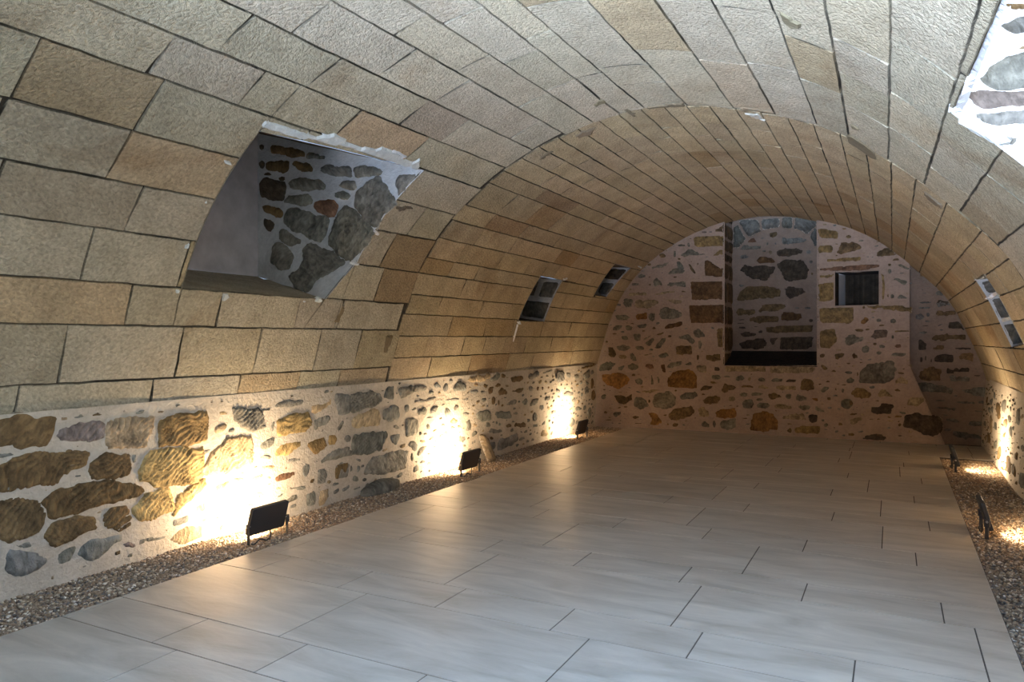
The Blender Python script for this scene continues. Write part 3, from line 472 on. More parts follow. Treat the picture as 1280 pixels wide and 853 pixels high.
    # old brown smears of pointing
    for c, txt in [((118, 106, 78), "966,14 975,13 990,20 1006,30 1002,38 990,37 978,30 970,24"), ((112, 94, 66), "1052,165 1062,168 1080,178 1096,190 1101,203 1090,198 1072,186 1058,176"), ((112, 94, 66), "1058,152 1066,155 1078,163 1072,164 1062,158"),
                   ((112, 92, 64), "714,172 722,166 735,160 747,158 744,166 735,171 722,174"), ((112, 92, 64), "676,193 690,186 694,189 680,198 670,203"), ((116, 98, 70), "738,130 750,123 763,126 752,131 742,135"), ((116, 98, 72), "806,134 830,130 854,127 861,133 850,134 830,135 808,139"),
                   ((124, 104, 78), "920,133 950,135 968,139 968,142 950,140 925,140"), ((214, 206, 194), "926,140 950,142 960,152 945,149"), ((124, 96, 54), "480,418 494,416 486,443 479,446"), ((124, 96, 54), "427,383 433,384 424,406 417,403"),
                   ((92, 68, 50), "487,258 494,258 514,256 519,262 499,266"), ((104, 84, 60), "775,133 790,137 800,146 790,148 780,142"), ((120, 104, 84), "1150,236 1158,240 1180,258 1178,262 1160,250")]:
        P = [px_v(*map(float, q.split(','))) for q in txt.split()]
        if None not in P: stone(acc, P, vpos, np.array(lin(c)) * .65 + BASE * .25, .0075, .03, .002, .012, sink=.012, key='mortar', grow=1)
    o = acc.build('ceiling', sharp=24); structure(o, 'pale sandstone barrel vault of dressed blocks with dark joints over the room', 'vault')
    return o
build_vault()

# ------------------------------------------------------------------ deep window openings in the vault
MW = np.array(lin((226, 224, 222)))
def lerp(a, b, t): return tuple(a[i] + (b[i] - a[i]) * t for i in range(3))
def side(acc, P, Q, key, col, n=8, rough=.004):
    """ruled face from edge polyline P (on the vault) to polyline Q (deep end)"""
    m = len(P); v = []; uv = []
    for i in range(m):
        for j in range(n + 1):
            a = lerp(P[i], Q[i], j / n); w = rough * noise.noise(Vector(a) * 9) if 0 < j < n else 0
            v.append((a[0], a[1] + w, a[2] + w)); uv.append((math.dist(P[0], P[i]), j / n * math.dist(P[i], Q[i])))
    f = [[i * (n + 1) + j, (i + 1) * (n + 1) + j, (i + 1) * (n + 1) + j + 1, i * (n + 1) + j + 1] for i in range(m - 1) for j in range(n)]
    acc.add(v, f, key, tuple(col), uv)
def seg(a, b, n=8): return [vpos(a[0] + (b[0] - a[0]) * i / n, a[1] + (b[1] - a[1]) * i / n, .002) for i in range(n + 1)]
def recess(name, hole, xend, zmap, endkey, endcol, ydeep=None, jamb=None, label='', pal='ggnd', sill=None, top=None, closed=True):
    lo0, lo1, up1, up0 = hole[0], hole[1], hole[-2], hole[-1]
    far = hole[1:-1]; E = (lambda p: (xend(p), p[1], zmap(p[2]))) if callable(xend) else (lambda p: (xend, ydeep(p[1]) if ydeep else p[1], zmap(p[2])))
    P_far = []
    for a, b in zip(far[:-1], far[1:]): P_far += seg(a, b)[(1 if P_far else 0):]
    P_lo, P_up, P_near = seg(lo0, lo1), seg(up0, up1), seg(lo0, up0)
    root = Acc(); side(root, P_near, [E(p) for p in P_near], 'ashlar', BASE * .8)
    o = root.build(name); structure(o, label, 'window')
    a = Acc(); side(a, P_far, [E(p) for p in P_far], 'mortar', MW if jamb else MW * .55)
    smp = np.array([lerp(lerp(p, q, k), lerp(E(p), E(q), k), j / 40) for p, q in zip(P_far[:-1], P_far[1:]) for k in (0, .5) for j in range(41)])
    def jy(x, z): k = np.argmin((smp[:, 0] - x) ** 2 + (smp[:, 2] - z) ** 2); return smp[k, 1]
    yp = far[-1][1]; sgn = 1 if callable(xend) or xend > P_far[0][0] else -1
    if jamb:
        for txt, ox, oy, sc in jamb:
            for c, dr, px in parse(txt, ox, oy, sc):
                q = []
                for u, v in px:
                    X, Z = px_y(u, v, yp - .004)
                    for _ in range(1):
                        col = DP[:200] if sgn < 0 else DP[200:]; k = np.argmin(abs(col[:, 1] - Z)); lim = col[k, 0]
                        X = min(X, lim - .006) if sgn < 0 else max(X, lim + .006)
                    q.append((X, Z))
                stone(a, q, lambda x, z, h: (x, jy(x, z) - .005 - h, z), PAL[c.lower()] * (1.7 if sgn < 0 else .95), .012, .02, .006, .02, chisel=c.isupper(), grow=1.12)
    else:
        n = max(2, int(math.dist(P_far[0], P_far[-1]) / .2)); m = len(P_far) - 1
        for i in range(n):
            ps = P_far[int(i / n * m)]; pe = P_far[int((i + 1) / n * m)]
            L = abs(E(ps)[0] - ps[0]); t0 = 0.0
            while t0 < .95:
                t1 = min(1, t0 + random.uniform(.28, .6)); g = .02
                def at(u, w): return lerp(lerp(ps, pe, w), lerp(E(ps), E(pe), w), u)
                quad = [at(t0 + .02, .1), at(t1 - .04, .08), at(t1 - .04, .9), at(t0 + .02, .92)]
                q2 = [(p[0], p[2]) for p in quad]; y_ = [p[1] for p in quad]; ym = min(y_)
                stone(a, q2, lambda x, z, h: (x, jy(x, z) - .005 - h, z), PAL[random.choice(pal)] * .6, .012, .02, .006, .03, dressed=True, jitter=.02)
                t0 = t1
    a.build('jamb', o)
    a = Acc(); side(a, P_lo, [E(p) for p in P_lo], 'ashlar', BASE * .95 if sill is None else sill, 10, .01); a.build('sill', o)
    a = Acc(); side(a, P_up, [E(p) for p in P_up], 'rubble', PAL['t'] if top is None else top, 10, .008); a.build('lintel', o)
    if closed:
        a = Acc(); ring = [E(P_lo[0]), E(P_lo[-1]), E(P_up[-1]), E(P_up[0])]
        v = []; n = 10
        for i in range(n + 1):
            for j in range(n + 1):
                b0 = lerp(ring[0], ring[1], j / n); b1 = lerp(ring[3], ring[2], j / n); v.append(lerp(b0, b1, i / n))
        a.add(v, [[i * (n + 1) + j, i * (n + 1) + j + 1, (i + 1) * (n + 1) + j + 1, (i + 1) * (n + 1) + j] for i in range(n) for j in range(n)], endkey, tuple(endcol), [(p[1], p[2]) for p in v])
        a.build('back_panel', o)
    return o
zl0, zl1 = vpos(.68, 3)[2], vpos(1.86, 3)[2]
recess('window_1', HOLES['left'], -4.6, lambda z: 1.80 + (z - zl0) / (zl1 - zl0) * 1.18, 'plaster', lin((212, 200, 196)), lambda y: 2.88 + (y - 2.88) * (4.31 - 2.88) / (max(4.10, min(y, 4.31)) - 2.88) if y > 4 else y,
       JAMB, 'deep splayed window opening with stone jamb and white pointing in the left vault', top=np.array(lin((120, 104, 82))))
recess('window_2', HOLES['slot'], -4.35, lambda z: z + .10, 'rubble', PAL['d'] * .5, None, None, 'small dark slot with white pointing low in the left vault, nearer one', 'gd', PAL['d'], PAL['d'])
recess('window_3', HOLES['slit'], -4.1, lambda z: z + .10, 'rubble', PAL['d'] * .5, None, None, 'small dark slot in the left vault close to the end wall', 'gd', PAL['d'], PAL['d'])
wr = recess('window_4', HOLES['right'], lambda p: 1.45 - (p[2] - 1.15) / .95 * .9, lambda z: 1.5 + (z - 1.15) / .95 * 2.1, 'plaster', (.5, .5, .5), None, JAMBR, 'large daylit window opening with white pointed stones in the right vault', closed=False)
recess('window_5', HOLES['rslot'], 1.45, lambda z: z + .10, 'rubble', PAL['d'] * .5, None, None, 'narrow slot with grey stones in the right vault', 'ggb', PAL['g'], PAL['g'])

acc = Acc(); hp = HOLES['hatch']  # invented shaft, cut only for the lamp above the near floor
for a, b in zip(hp, hp[1:] + hp[:1]):
    P = seg(a, b); side(acc, P, [(p[0], p[1], 3.25) for p in P], 'ashlar', BASE)
structure(acc.build('added_hatch'), 'unseen hatch added for light through the crown of the vault near the camera', 'window')

# ------------------------------------------------------------------ side walls of rubble
def grid_wall(acc, x0, x1, y0, y1, step, to3, key, col, holes=(), amp=.004, k=6, clip=None):
    nx, ny = max(1, int((x1 - x0) / step + .5)), max(1, int((y1 - y0) / step + .5)); dx, dy = (x1 - x0) / nx, (y1 - y0) / ny
    idx = {}; V = []; Fc = []
    def vid(a, b):
        q = (round(a, 5), round(b, 5))
        if q not in idx: idx[q] = len(V); V.append(q)
        return idx[q]
    for i in range(nx):
        for j in range(ny):
            c = [(x0 + i * dx, y0 + j * dy), (x0 + (i + 1) * dx, y0 + j * dy), (x0 + (i + 1) * dx, y0 + (j + 1) * dy), (x0 + i * dx, y0 + (j + 1) * dy)]
            parts = [c]
            for hp in holes: parts = subtract(parts, hp)
            for p in parts:
                f = [vid(a, b) for a, b in p]; f = [f[t] for t in range(len(f)) if f[t] != f[t - 1]]
                if len(f) > 2: Fc.append(f)
    acc.add([to3(a, b, amp * (nz(a, b, k, 2.2) + .5 * nz(a, b, k * 2.6, 8.1))) for a, b in V], Fc, key, tuple(col), V)
def bulge(y, z): return .022 * nz(y, z, 1.1, 5.5) + .012 * nz(y, z, 3.0, 1.5)
def L3(y, z, h): return (left_x(z) + h + bulge(y, z), y, z)
def R3(y, z, h): return (right_x(z) - h - bulge(y, z), y, z)
acc = Acc(); occ = Occ(.013)
grid_wall(acc, -2.25, 10.3, -.08, .915, .035, L3, 'mortar', MORT, (), .006)
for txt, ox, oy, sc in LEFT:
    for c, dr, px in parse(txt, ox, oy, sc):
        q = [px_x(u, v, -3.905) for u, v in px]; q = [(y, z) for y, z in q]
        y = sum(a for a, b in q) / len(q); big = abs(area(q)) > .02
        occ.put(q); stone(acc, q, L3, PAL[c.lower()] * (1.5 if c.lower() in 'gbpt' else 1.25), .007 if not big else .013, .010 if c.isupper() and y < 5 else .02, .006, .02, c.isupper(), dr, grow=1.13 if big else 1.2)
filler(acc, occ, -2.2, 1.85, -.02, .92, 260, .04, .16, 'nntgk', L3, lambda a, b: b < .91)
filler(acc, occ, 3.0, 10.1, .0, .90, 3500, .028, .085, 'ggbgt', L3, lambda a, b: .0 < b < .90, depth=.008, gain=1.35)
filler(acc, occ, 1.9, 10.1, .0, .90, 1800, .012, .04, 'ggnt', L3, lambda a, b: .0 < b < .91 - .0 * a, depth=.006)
structure(acc.build('wall_left'), 'rubble stone wall with lime mortar along the left side, lit by floodlights', 'wall')
acc = Acc(); occ = Occ()
grid_wall(acc, -2.25, 10.4, -.08, .82, .04, R3, 'mortar', MORT, ([(-1.25, -.2), (.75, -.2), (.75, 1), (-1.25, 1)],), .008)
filler(acc, occ, -2.2, 10.2, .0, .78, 500, .04, .13, 'ggnt', R3, lambda a, b: .0 < b < .77 and not -1.3 < a < .8)
filler(acc, occ, 3, 10.2, .0, .78, 2200, .01, .03, 'gnnd', R3, lambda a, b: .0 < b < .77, depth=.01)
structure(acc.build('wall_right'), 'rough mortared stone wall along the right side beside the gravel strip', 'wall')

# ------------------------------------------------------------------ end wall
YB, YN, YR = 10.20, 10.78, 10.33
nx0, sz = px_y(906, 457, YB); nx1 = px_y(1021, 457, YB)[0]; NICHE_H = [(nx0, sz), (nx1, sz), (nx1, 3.2), (nx0, 3.2)]
hx0, hz1 = px_y(1044, 341, YB); hx1, hz0 = px_y(1098.5, 381, YB); HOLE_H = [(hx0, hz0), (hx1, hz0), (hx1, hz1), (hx0, hz1)]
STEP_H = [(.185, 2.75), (.185, .95), (.60, -.1), (1.4, -.1), (1.4, 2.75)]
def B3(x, z, h): return (x, YB - h, z)
def BR3(x, z, h): return (x, YR - h, z)
def BN3(x, z, h): return (x, YN - h, z)
acc = Acc(); occ = Occ(.014)
grid_wall(acc, -4.1, 1.2, -.08, 3.1, .05, B3, 'mortar', MB, (NICHE_H, HOLE_H, STEP_H), .005)
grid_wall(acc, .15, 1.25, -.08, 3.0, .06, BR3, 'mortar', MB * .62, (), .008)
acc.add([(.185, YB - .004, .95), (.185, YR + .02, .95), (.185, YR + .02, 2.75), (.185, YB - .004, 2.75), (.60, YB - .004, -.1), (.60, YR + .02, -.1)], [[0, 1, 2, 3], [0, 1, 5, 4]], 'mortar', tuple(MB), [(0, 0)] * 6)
def in_step(x, z): return inside_mask(ccw(STEP_H), np.array([[x, z]]))[0]
for txt, ox, oy, sc in BACK:
    for c, dr, px in parse(txt, ox, oy, sc):
        q = [px_y(u, v, YB) for u, v in px]; nr = any(b > sz - .1 and min(abs(a - nx0), abs(a - nx1)) < .14 for a, b in q)
        if nr: q = [(min(a, nx0 - .006) if abs(a - nx0) < .14 else max(a, nx1 + .008) if abs(a - nx1) < .14 and b > sz else a, b) for a, b in q]
        occ.put(q)
        stone(acc, q, B3, PAL[c] * (np.array([.95, .88, .76]) if c in 'gbp' else .9), .008, .025, .006, .02, False, dr, key='rubble_end', grow=1.0 if nr else 1.15)
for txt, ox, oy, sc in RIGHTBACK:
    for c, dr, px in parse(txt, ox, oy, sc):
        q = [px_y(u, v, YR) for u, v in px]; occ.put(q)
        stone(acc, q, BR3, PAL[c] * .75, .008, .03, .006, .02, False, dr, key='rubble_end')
def okb(x, z):
    for hp in (NICHE_H, HOLE_H):
        if hp[0][0] - .03 < x < hp[1][0] + .03 and hp[0][1] - .03 < z < hp[2][1] + .03: return False
    return z > .02 and x > -3.85 and not in_step(x - .03, z)
filler(acc, occ, -3.85, .3, .02, 2.8, 4500, .012, .04, 'ggnnt', B3, okb, depth=.004, key='rubble_end')
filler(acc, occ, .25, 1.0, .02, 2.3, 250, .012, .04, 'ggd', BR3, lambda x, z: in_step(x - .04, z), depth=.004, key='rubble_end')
wb = acc.build('wall_back'); structure(wb, 'rounded end wall of rubble stone under the vault', 'wall')
# blind niche
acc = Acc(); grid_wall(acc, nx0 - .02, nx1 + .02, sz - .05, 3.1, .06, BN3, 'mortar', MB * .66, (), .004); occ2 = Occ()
for txt, ox, oy, sc in NICHE:
    for c, dr, px in parse(txt, ox, oy, sc):
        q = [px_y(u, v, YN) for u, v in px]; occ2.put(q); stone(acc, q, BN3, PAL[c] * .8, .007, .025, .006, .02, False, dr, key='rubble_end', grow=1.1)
nich = acc.build('window_6'); structure(nich, 'blind walled-up window with an arched infill in the end wall', 'niche')
acc = Acc()
for txt, ox, oy, sc in VOUSSOIR:
    for c, dr, px in parse(txt, ox, oy, sc):
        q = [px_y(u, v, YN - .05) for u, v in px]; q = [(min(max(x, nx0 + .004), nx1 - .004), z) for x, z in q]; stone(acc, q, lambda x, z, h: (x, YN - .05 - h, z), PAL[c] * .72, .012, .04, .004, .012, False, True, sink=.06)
acc.build('arch', nich)
acc = Acc(); zs = [sz] + [px_y(906, v, YB)[1] for v in (441, 407, 380, 350, 327, 314, 297, 276)] + [3.15]
for a, b in zip(zs[:-1], zs[1:]):
    for X, sg in ((nx0, 1), (nx1, -1)):
        ys = [YB - .012, YB + random.choice((.2, .34)), YN] if sg > 0 else [YB - .012, YN]
        for y0, y1 in zip(ys[:-1], ys[1:]):
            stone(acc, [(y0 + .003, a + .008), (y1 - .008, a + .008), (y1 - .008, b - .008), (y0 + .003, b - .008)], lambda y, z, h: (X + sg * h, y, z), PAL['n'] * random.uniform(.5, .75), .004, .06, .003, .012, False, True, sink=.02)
for X in (nx0 - .012, nx1 + .012):
    acc.add([(X, YB + .004, sz - .1), (X, YN + .02, sz - .1), (X, YN + .02, 3.2), (X, YB + .004, 3.2)], [[0, 1, 2, 3]], 'mortar', tuple(MB * .8), [(0, 0), (1, 0), (1, 2), (0, 2)])
acc.build('jamb', nich)
def slab(acc, pts, key, col, n=6):                # four-corner bent slab top + front
    v = [lerp(lerp(pts[0], pts[1], i / n), lerp(pts[3], pts[2], i / n), j / n) for j in range(n + 1) for i in range(n + 1)]
    v = [(x, y, z + .004 * nz(x, y, 6)) for x, y, z in v]
    acc.add(v, [[j * (n + 1) + i, j * (n + 1) + i + 1, (j + 1) * (n + 1) + i + 1, (j + 1) * (n + 1) + i] for j in range(n) for i in range(n)], key, tuple(col), [(p[0], p[1]) for p in v])
zb = px_y(960, 439, YN)[1]
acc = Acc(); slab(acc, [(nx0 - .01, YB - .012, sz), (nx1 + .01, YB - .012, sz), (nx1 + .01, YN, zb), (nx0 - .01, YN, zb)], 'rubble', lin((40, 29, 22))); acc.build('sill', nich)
# square hole
acc = Acc(); D = .5; hx0b = hx0 + .09
def quad(acc, p, key, col, n=5): slab(acc, p, key, col, n)
quad(acc, [(hx0b, YB + D, hz0), (hx1, YB + D, hz0), (hx1, YB + D, hz1), (hx0b, YB + D, hz1)], 'rubble', PAL['d'] * .55)
hole = acc.build('window_7'); structure(hole, 'small square dark hole in the end wall under a reddish lintel', 'niche')
acc = Acc(); quad(acc, [(hx0, YB - .008, hz0 - .01), (hx0 + .03, YB + .2, hz0 - .01), (hx0 + .03, YB + .2, hz1 + .01), (hx0, YB - .008, hz1 + .01)], 'rubble', PAL['d'] * .5)
quad(acc, [(hx0 + .03, YB + .2, hz0), (hx0b, YB + D, hz0), (hx0b, YB + D, hz1), (hx0 + .03, YB + .2, hz1)], 'mortar', MW)
quad(acc, [(hx1, YB - .008, hz0 - .01), (hx1, YB + D, hz0 - .01), (hx1, YB + D, hz1 + .01), (hx1, YB - .008, hz1 + .01)], 'rubble', PAL['n'] * .7); acc.build('jamb', hole)
acc = Acc(); quad(acc, [(hx0, YB - .008, hz0), (hx1, YB - .008, hz0), (hx1, YB + D, hz0), (hx0b, YB + D, hz0)], 'rubble', PAL['d'] * .6); acc.build('sill', hole)
acc = Acc(); quad(acc, [(hx0, YB - .008, hz1), (hx1, YB - .008, hz1), (hx1, YB + D, hz1), (hx0b, YB + D, hz1)], 'wood', (.1, .06, .04)); acc.build('lintel', hole)

# ------------------------------------------------------------------ wall behind the camera, its doorway added for the crown fill lamp
acc = Acc(); grid_wall(acc, -4.1, 1.2, -.08, 3.1, .15, lambda x, z, h: (x, -2.2 + h, z), 'mortar', MORT, ([(-1.6, -.1), (.6, -.1), (.6, 2.1), (-1.6, 2.1)],), .006); occ = Occ()
filler(acc, occ, -3.8, 1.0, .05, 2.9, 300, .06, .16, 'ggnt', lambda x, z, h: (x, -2.2 + h, z), lambda x, z: not (-1.7 < x < .7 and z < 2.2))
structure(acc.build('wall_front'), 'rubble wall at the near end of the vault with a wide opening added for light', 'wall')
acc = Acc(); dz = vpos(5.62, 0)[2]  # side doorway added to house a fill lamp
for y in (-1.25, .75): slab(acc, [(vpos(5.62, 0)[0], y, -.05), (1.7, y, -.05), (1.7, y, dz), (vpos(5.62, 0)[0], y, dz)], 'ashlar', BASE)
slab(acc, [(vpos(5.62, 0)[0], -1.25, dz), (vpos(5.62, 0)[0], .75, dz), (1.7, .75, dz), (1.7, -1.25, dz)], 'ashlar', BASE); slab(acc, [(.5, -1.25, .0), (.5, .75, .0), (1.7, .75, .0), (1.7, -1.25, .0)], 'ashlar', BASE)
structure(acc.build('added_doorway'), 'unseen doorway added in the right wall to let light in near the camera', 'doorway')

# ------------------------------------------------------------------ floor of big tiles, gravel beds
FX0, FX1, GY = -3.42, .449, 9.12
TILE = np.array(lin((188, 176, 158)))
acc = Acc()
def tile(x0, x1, y0, y1):
    if x1 - x0 < .03: return
    g = .003; b = .0006; j = random.uniform(.93, 1.05); c = np.clip(TILE * j, 0, 1)
    v = [(x0 + g, y0 + g, -.003), (x1 - g, y0 + g, -.003), (x1 - g, y1 - g, -.003), (x0 + g, y1 - g, -.003), (x0 + g + b, y0 + g + b, 0), (x1 - g - b, y0 + g + b, 0), (x1 - g - b, y1 - g - b, 0), (x0 + g + b, y1 - g - b, 0)]
    acc.add(v, [[4, 5, 6, 7], [0, 1, 5, 4], [1, 2, 6, 5], [2, 3, 7, 6], [3, 0, 4, 7]], 'floor', tuple(c), [p[:2] for p in v])
WIDE = {-1: -2.62, 0: -2.35, 1: -2.08, 2: -1.93, 3: -1.26, 4: -.08, 5: -.19, 6: .06}; NARR = {-1: -2.18, 0: -2.545, 1: -1.0, 2: .12, 3: .22}
for k in range(-6, 10):
    for y0, y1, L, ph in ((2.309 + .891 * k, 2.907 + .891 * k, 1.2, WIDE.get(k, random.uniform(0, 1.2))), (2.907 + .891 * k, 3.2 + .891 * k, .603, NARR.get(k, random.uniform(0, .6)))):
        xr = FX1
        if y0 > 10.22 or y1 < -2.9: continue
        y1 = min(y1, 10.23)
        def row(ya, yb, xr):
            x = ph - math.ceil((ph - FX0) / L) * L
            while x < xr:
                tile(max(x, FX0), min(x + L, xr), ya, yb); x += L
        if y0 < GY < y1: row(y0, GY, FX1); row(GY, y1, 1.05)
        else: row(y0, y1, 1.05 if y0 >= GY else FX1)
gr = tuple(np.array(lin((84, 74, 64))))
for x0, x1, y0, y1 in ((FX0, FX1, -2.9, 10.4), (FX1, 1.1, GY, 10.4)):
    acc.add([(x0, y0, -.0026), (x1, y0, -.0026), (x1, y1, -.0026), (x0, y1, -.0026), (x0, y0, -.08), (x1, y0, -.08), (x1, y1, -.08), (x0, y1, -.08)], [[0, 1, 2, 3], [0, 4, 5, 1], [1, 5, 6, 2], [3, 2, 6, 7], [0, 3, 7, 4]], 'grout', gr, [(0, 0)] * 8)
o = acc.build('floor', smooth=False); structure(o, 'glossy beige stone-look floor tiles in alternating wide and narrow rows', 'floor')
def gravel(name, x0, x1, y0, y1, n, label, zb=-.03):
    t = (1 + 5 ** .5) / 2; iv = np.array([(-1, t, 0), (1, t, 0), (-1, -t, 0), (1, -t, 0), (0, -1, t), (0, 1, t), (0, -1, -t), (0, 1, -t), (t, 0, -1), (t, 0, 1), (-t, 0, -1), (-t, 0, 1)]) / 1.9
    fc = np.array([(0, 11, 5), (0, 5, 1), (0, 1, 7), (0, 7, 10), (0, 10, 11), (1, 5, 9), (5, 11, 4), (11, 10, 2), (10, 7, 6), (7, 1, 8), (3, 9, 4), (3, 4, 2), (3, 2, 6), (3, 6, 8), (3, 8, 9), (4, 9, 5), (2, 4, 11), (6, 2, 10), (8, 6, 7), (9, 8, 1)])
    c = np.stack([rng.uniform(x0, x1, n), y0 + (y1 - y0) * rng.random(n), zb + rng.uniform(0, .012, n)], 1)
    sz = rng.uniform(.0045, .0095, n); sc = np.stack([sz * rng.uniform(.8, 1.5, n), sz * rng.uniform(.8, 1.4, n), sz * rng.uniform(.6, 1.0, n)], 1)
    v = iv[None] * sc[:, None, :] * rng.uniform(.8, 1.2, (n, 12, 1)); a = rng.uniform(0, 6.28, n); ca, sa = np.cos(a)[:, None], np.sin(a)[:, None]
    b = rng.uniform(-.5, .5, n); cb, sb = np.cos(b)[:, None], np.sin(b)[:, None]
    x, y, z = v[..., 0], v[..., 1], v[..., 2]; x, y = x * ca - y * sa, x * sa + y * ca; x, z = x * cb - z * sb, x * sb + z * cb
    v = np.stack([x, y, z], -1) + c[:, None, :]
    f = fc[None] + (np.arange(n) * 12)[:, None, None]
    bed = np.array([(x0, y0, zb), (x1, y0, zb), (x1, y1, zb), (x0, y1, zb)])
    V = np.concatenate([v.reshape(-1, 3), bed]); me = bpy.data.meshes.new(name); nf = n * 20
    me.vertices.add(len(V)); me.vertices.foreach_set('co', V.ravel()); me.loops.add(nf * 3 + 4); me.polygons.add(nf + 1)
    me.loops.foreach_set('vertex_index', np.concatenate([f.ravel(), np.arange(4) + n * 12]).astype(np.int32))
    me.polygons.foreach_set('loop_start', np.concatenate([np.arange(nf) * 3, [nf * 3]]).astype(np.int32)); me.update(calc_edges=True)
    pal = np.array([lin(q) for q in ((142, 120, 94), (124, 102, 80), (174, 156, 130), (106, 96, 86), (198, 184, 164), (138, 114, 90))]); pc = pal[rng.choice(6, n, p=(.3, .25, .15, .15, .05, .1))] * rng.uniform(.95, 1.5, (n, 1))
    colr = np.concatenate([np.repeat(pc, 12, 0), np.tile(lin((96, 80, 70)), (4, 1))]); ca_ = me.color_attributes.new('Col', 'FLOAT_COLOR', 'POINT'); ca_.data.foreach_set('color', np.concatenate([colr, np.ones((len(colr), 1))], 1).ravel())
    me.materials.append(MAT['gravel']); me.validate(); o = bpy.data.objects.new(name, me); COL.objects.link(o); o['kind'] = 'stuff'; o['label'] = label; o['category'] = 'gravel'
gravel('gravel', -3.99, -3.422, 1.3, 10.19, 42000, 'fine brown gravel strip between the tiles and the left wall')
gravel('gravel', .451, .99, 2.0, 9.12, 26000, 'fine gravel strip between the tiles and the right wall')

# ------------------------------------------------------------------ floodlights
import bmesh
def bm_obj(name, bm, mat, parent):
    me = bpy.data.meshes.new(name); bm.to_mesh(me); bm.free(); me.materials.append(MAT[mat]); o = bpy.data.objects.new(name, me); COL.objects.link(o); o.parent = parent
    for p in me.polygons: p.use_smooth = False
    return o
def rbox(bm, sx, sy, sz, M, bev=.006, seg=2, r=None):
    g = bmesh.ops.create_cube(bm, size=1); vs = g['verts']
    for v in vs: v.co = Vector((v.co.x * sx, v.co.y * sy, v.co.z * sz))
    if r:
        ed = [e for e in {e for v in vs for e in v.link_edges} if abs((e.verts[0].co - e.verts[1].co).normalized().x) > .9]
        res = bmesh.ops.bevel(bm, geom=ed, offset=r, segments=4, affect='EDGES', profile=.5); vs = list({v for v in res['verts']} | {v for v in vs if v.is_valid})
    if bev:
        ed = list({e for v in vs if v.is_valid for e in v.link_edges if e.calc_face_angle(0) > .6}); res = bmesh.ops.bevel(bm, geom=ed, offset=bev, segments=seg, affect='EDGES', profile=.5)
        vs = list({v for v in res['verts']} | {v for v in vs if v.is_valid})
    for v in vs: v.co = M @ v.co
def cyl(bm, r, d, M, n=16):
    g = bmesh.ops.create_cone(bm, cap_ends=True, segments=n, radius1=r, radius2=r, depth=d)
    for v in g['verts']: v.co = M @ v.co
T = Matrix.Translation; RY = lambda a: Matrix.Rotation(a, 4, 'Y'); RX = lambda a: Matrix.Rotation(a, 4, 'X')
TILT, BEAM = math.radians(16), math.radians(22)
def make_flood():
    root = bpy.data.objects.new('floodlight', None); COL.objects.link(root); root.empty_display_size = .1
    C = T((0, 0, .142)) @ RY(-TILT)                  # local +x looks at the wall and a little up
    bm = bmesh.new(); rbox(bm, .028, .305, .185, C, .004, 2, .014);
    body = bm_obj('housing', bm, 'black', root)
    bm = bmesh.new(); rbox(bm, .006, .275, .155, C @ T((.0112, 0, 0)), .001, 1, .006); bm_obj('lens', bm, 'lens', body)
    for s in (-1, 1):
        bm = bmesh.new(); rbox(bm, .022, .005, .125, T((-.004, s * .162, .063)), .0012, 1); rbox(bm, .022, .03, .004, T((-.004, s * .150, .002)), .001, 1)
        rbox(bm, .034, .006, .05, T((-.004, s * .1665, .105)), .002, 1); bm_obj('leg', bm, 'black', root)
        bm = bmesh.new(); cyl(bm, .0075, .012, T((-.004, s * .172, .115)) @ RX(math.pi / 2), 12); cyl(bm, .004, .03, T((-.004, s * .162, .115)) @ RX(math.pi / 2), 8); bm_obj('bolt', bm, 'steel', root)
    cu = bpy.data.curves.new('cable', 'CURVE'); cu.dimensions = '3D'; cu.bevel_depth = .0042; cu.bevel_resolution = 2; sp = cu.splines.new('BEZIER')
    P = [(-.012, -.01, .062), (-.014, -.008, .02), (-.02, .03, .006), (-.026, .09, .024), (-.02, .135, .002), (-.015, .15, .006)]
    sp.bezier_points.add(len(P) - 1)
    for b, q in zip(sp.bezier_points, P): b.co = q; b.handle_left_type = b.handle_right_type = 'AUTO'
    tmp = bpy.data.objects.new('tmp', cu); COL.objects.link(tmp); dg = bpy.context.evaluated_depsgraph_get(); me = bpy.data.meshes.new_from_object(tmp.evaluated_get(dg)); bpy.data.objects.remove(tmp)
    me.materials.clear(); me.materials.append(MAT['rubber']); o = bpy.data.objects.new('cable', me); COL.objects.link(o); o.parent = root
    return root
def dup(o, parent=None):
    c = o.copy(); COL.objects.link(c)
    if parent: c.parent = parent
    for ch in list(o.children): dup(ch, c)
    return c
fl0 = make_flood()
SPOTS = [(-3.60, 3.45, math.pi, 'black floodlight on short legs in the left gravel, largest and nearest of the three there'), (-3.61, 6.02, math.pi, 'black floodlight in the left gravel beside a leaning stone slab'),
         (-3.63, 8.92, math.pi, 'black floodlight in the left gravel close to the end wall'), (.54, 5.74, 0, 'black floodlight seen edge-on in the right gravel, larger nearer one'), (.54, 8.42, 0, 'black floodlight seen edge-on at the far end of the right gravel')]
POWER = [19, 19, 17, 17, 16]
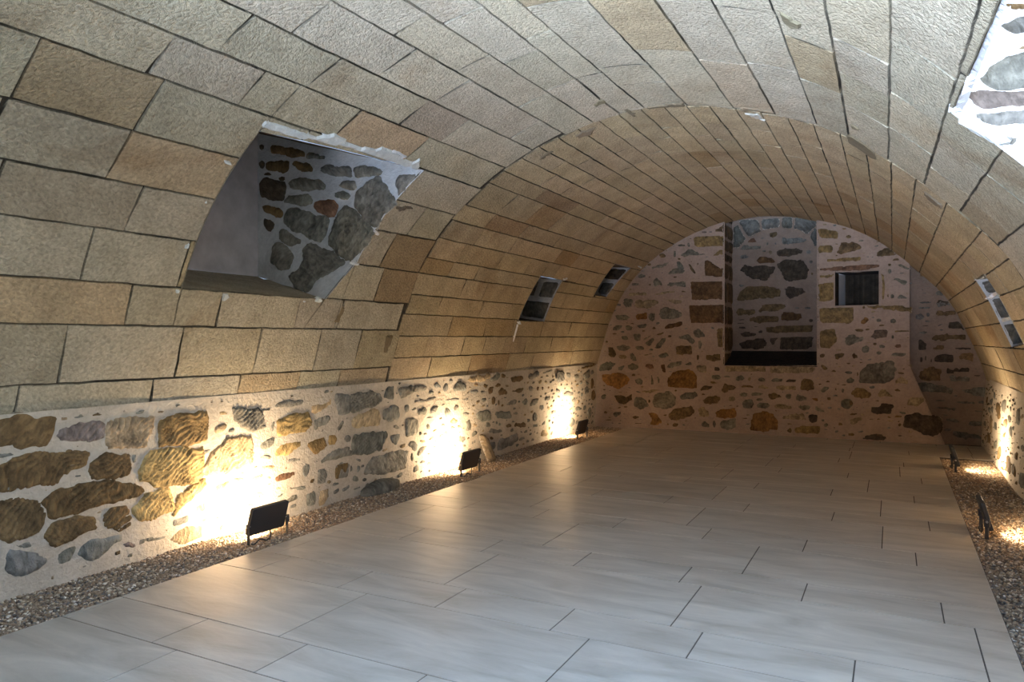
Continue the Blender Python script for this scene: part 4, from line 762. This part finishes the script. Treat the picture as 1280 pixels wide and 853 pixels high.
for i, (x, y, rz, lab) in enumerate(SPOTS):
    o = fl0 if i == 0 else dup(fl0)
    o.location = (x, y, -.016); o.rotation_euler = (0, 0, rz + random.uniform(-.03, .03)); o['label'] = lab; o['category'] = 'floodlight'; o['group'] = 'wall washing floodlights'
    ld = bpy.data.lights.new('flood_beam', 'AREA'); ld.shape = 'RECTANGLE'; ld.size, ld.size_y = .15, .26; ld.energy = POWER[i]; ld.color = (1, .80, .55); ld.spread = math.radians(168)
    lo = bpy.data.objects.new('flood_beam', ld); COL.objects.link(lo)
    d = Vector((math.cos(BEAM), 0, math.sin(BEAM))); d.rotate(Matrix.Rotation(rz, 3, 'Z'))
    lo.location = Vector((x, y, .124)) + d * .022; lo.rotation_euler = (-d).to_track_quat('Z', 'Y').to_euler()
# ------------------------------------------------------------------ slab leaning on the wall, stone at its foot
acc = Acc(); stone(acc, [(6.70, -.035), (6.82, -.035), (6.825, .22), (6.79, .27), (6.72, .26)], lambda y, z, h: (-3.78 - .12 * z / .25 + h, y, z), PAL['t'], .03, .02, .006, .012, dressed=True, sink=.03)
o = acc.build('stone_slab'); o['label'] = 'narrow pale stone slab leaning on the left wall behind a floodlight'; o['category'] = 'slab'
bm = bmesh.new(); bmesh.ops.create_icosphere(bm, subdivisions=4, radius=1)
for v in bm.verts:
    n = noise.noise(v.co * 1.6) * .16 + noise.noise(v.co * 5) * .05; v.co = Vector((v.co.x * .09, v.co.y * .24, v.co.z * .085)) * (1 + n)
me = bpy.data.meshes.new('footing_stone'); bm.to_mesh(me); bm.free(); me.materials.append(MAT['rubble']); ca = me.color_attributes.new('Col', 'FLOAT_COLOR', 'POINT'); ca.data.foreach_set('color', np.tile((*PAL['g'], 1), len(me.vertices)).astype(np.float32))
uv = me.uv_layers.new(name='UVMap'); uv.data.foreach_set('uv', np.array([(me.vertices[l.vertex_index].co.y, me.vertices[l.vertex_index].co.z) for l in me.loops]).ravel())
for p in me.polygons: p.use_smooth = True
o = bpy.data.objects.new('footing_stone', me); COL.objects.link(o); o.location = (-3.885, 5.0, .0); o.rotation_euler = (.05, 0, .04); o['label'] = 'rounded grey stone bulging from the foot of the left wall onto the gravel'; o['category'] = 'stone'

# ------------------------------------------------------------------ window daylight and added fill lamps
def day(name, loc, target, sx, sy, e, col, spread=180):
    ld = bpy.data.lights.new(name, 'AREA'); ld.shape = 'RECTANGLE'; ld.size, ld.size_y = sx, sy; ld.energy = e; ld.color = col; ld.spread = math.radians(spread)
    o = bpy.data.objects.new(name, ld); COL.objects.link(o); o.location = loc; o.rotation_euler = (Vector(loc) - Vector(target)).to_track_quat('Z', 'Y').to_euler()
day('window_daylight', (1.0, 2.6, 2.55), (-1.2, 2.3, .9), 1.4, 1.9, WIN, (.58, .74, 1.0))
day('added_doorway_fill', (1.62, -.25, 1.0), (-1, .2, 1.2), 1.9, 1.8, DOOR_FILL, (.64, .82, 1.0))  # added fill lamp inside the invented side doorway
day('added_crown_fill', (-.5, -2.12, .9), (-.2, 2.0, 3.2), 2.2, 1.2, CROWN_FILL, (.54, .71, 1.0), 60)  # added lamp brightening the vault crown, narrow beam aimed upward
day('added_hatch_fill', (-.72, .85, 3.2), (-.6, 1.3, 0), .95, 1.25, HATCH_FILL, (.22, .48, 1.0))  # added blue lamp over the near floor, behind an invented hatch
w = bpy.data.worlds.new('sky'); SC.world = w; w.use_nodes = True; w.node_tree.nodes['Background'].inputs[0].default_value = (.55, .72, 1, 1); w.node_tree.nodes['Background'].inputs[1].default_value = .6
vs = SC.view_settings; vs.view_transform = 'Standard'; vs.look = 'None'; vs.exposure = .38; vs.gamma = 1; vs.use_curve_mapping = False
SC.cycles.use_denoising = True; SC.cycles.max_bounces = 10; SC.cycles.diffuse_bounces = 6; SC.cycles.sample_clamp_indirect = 6
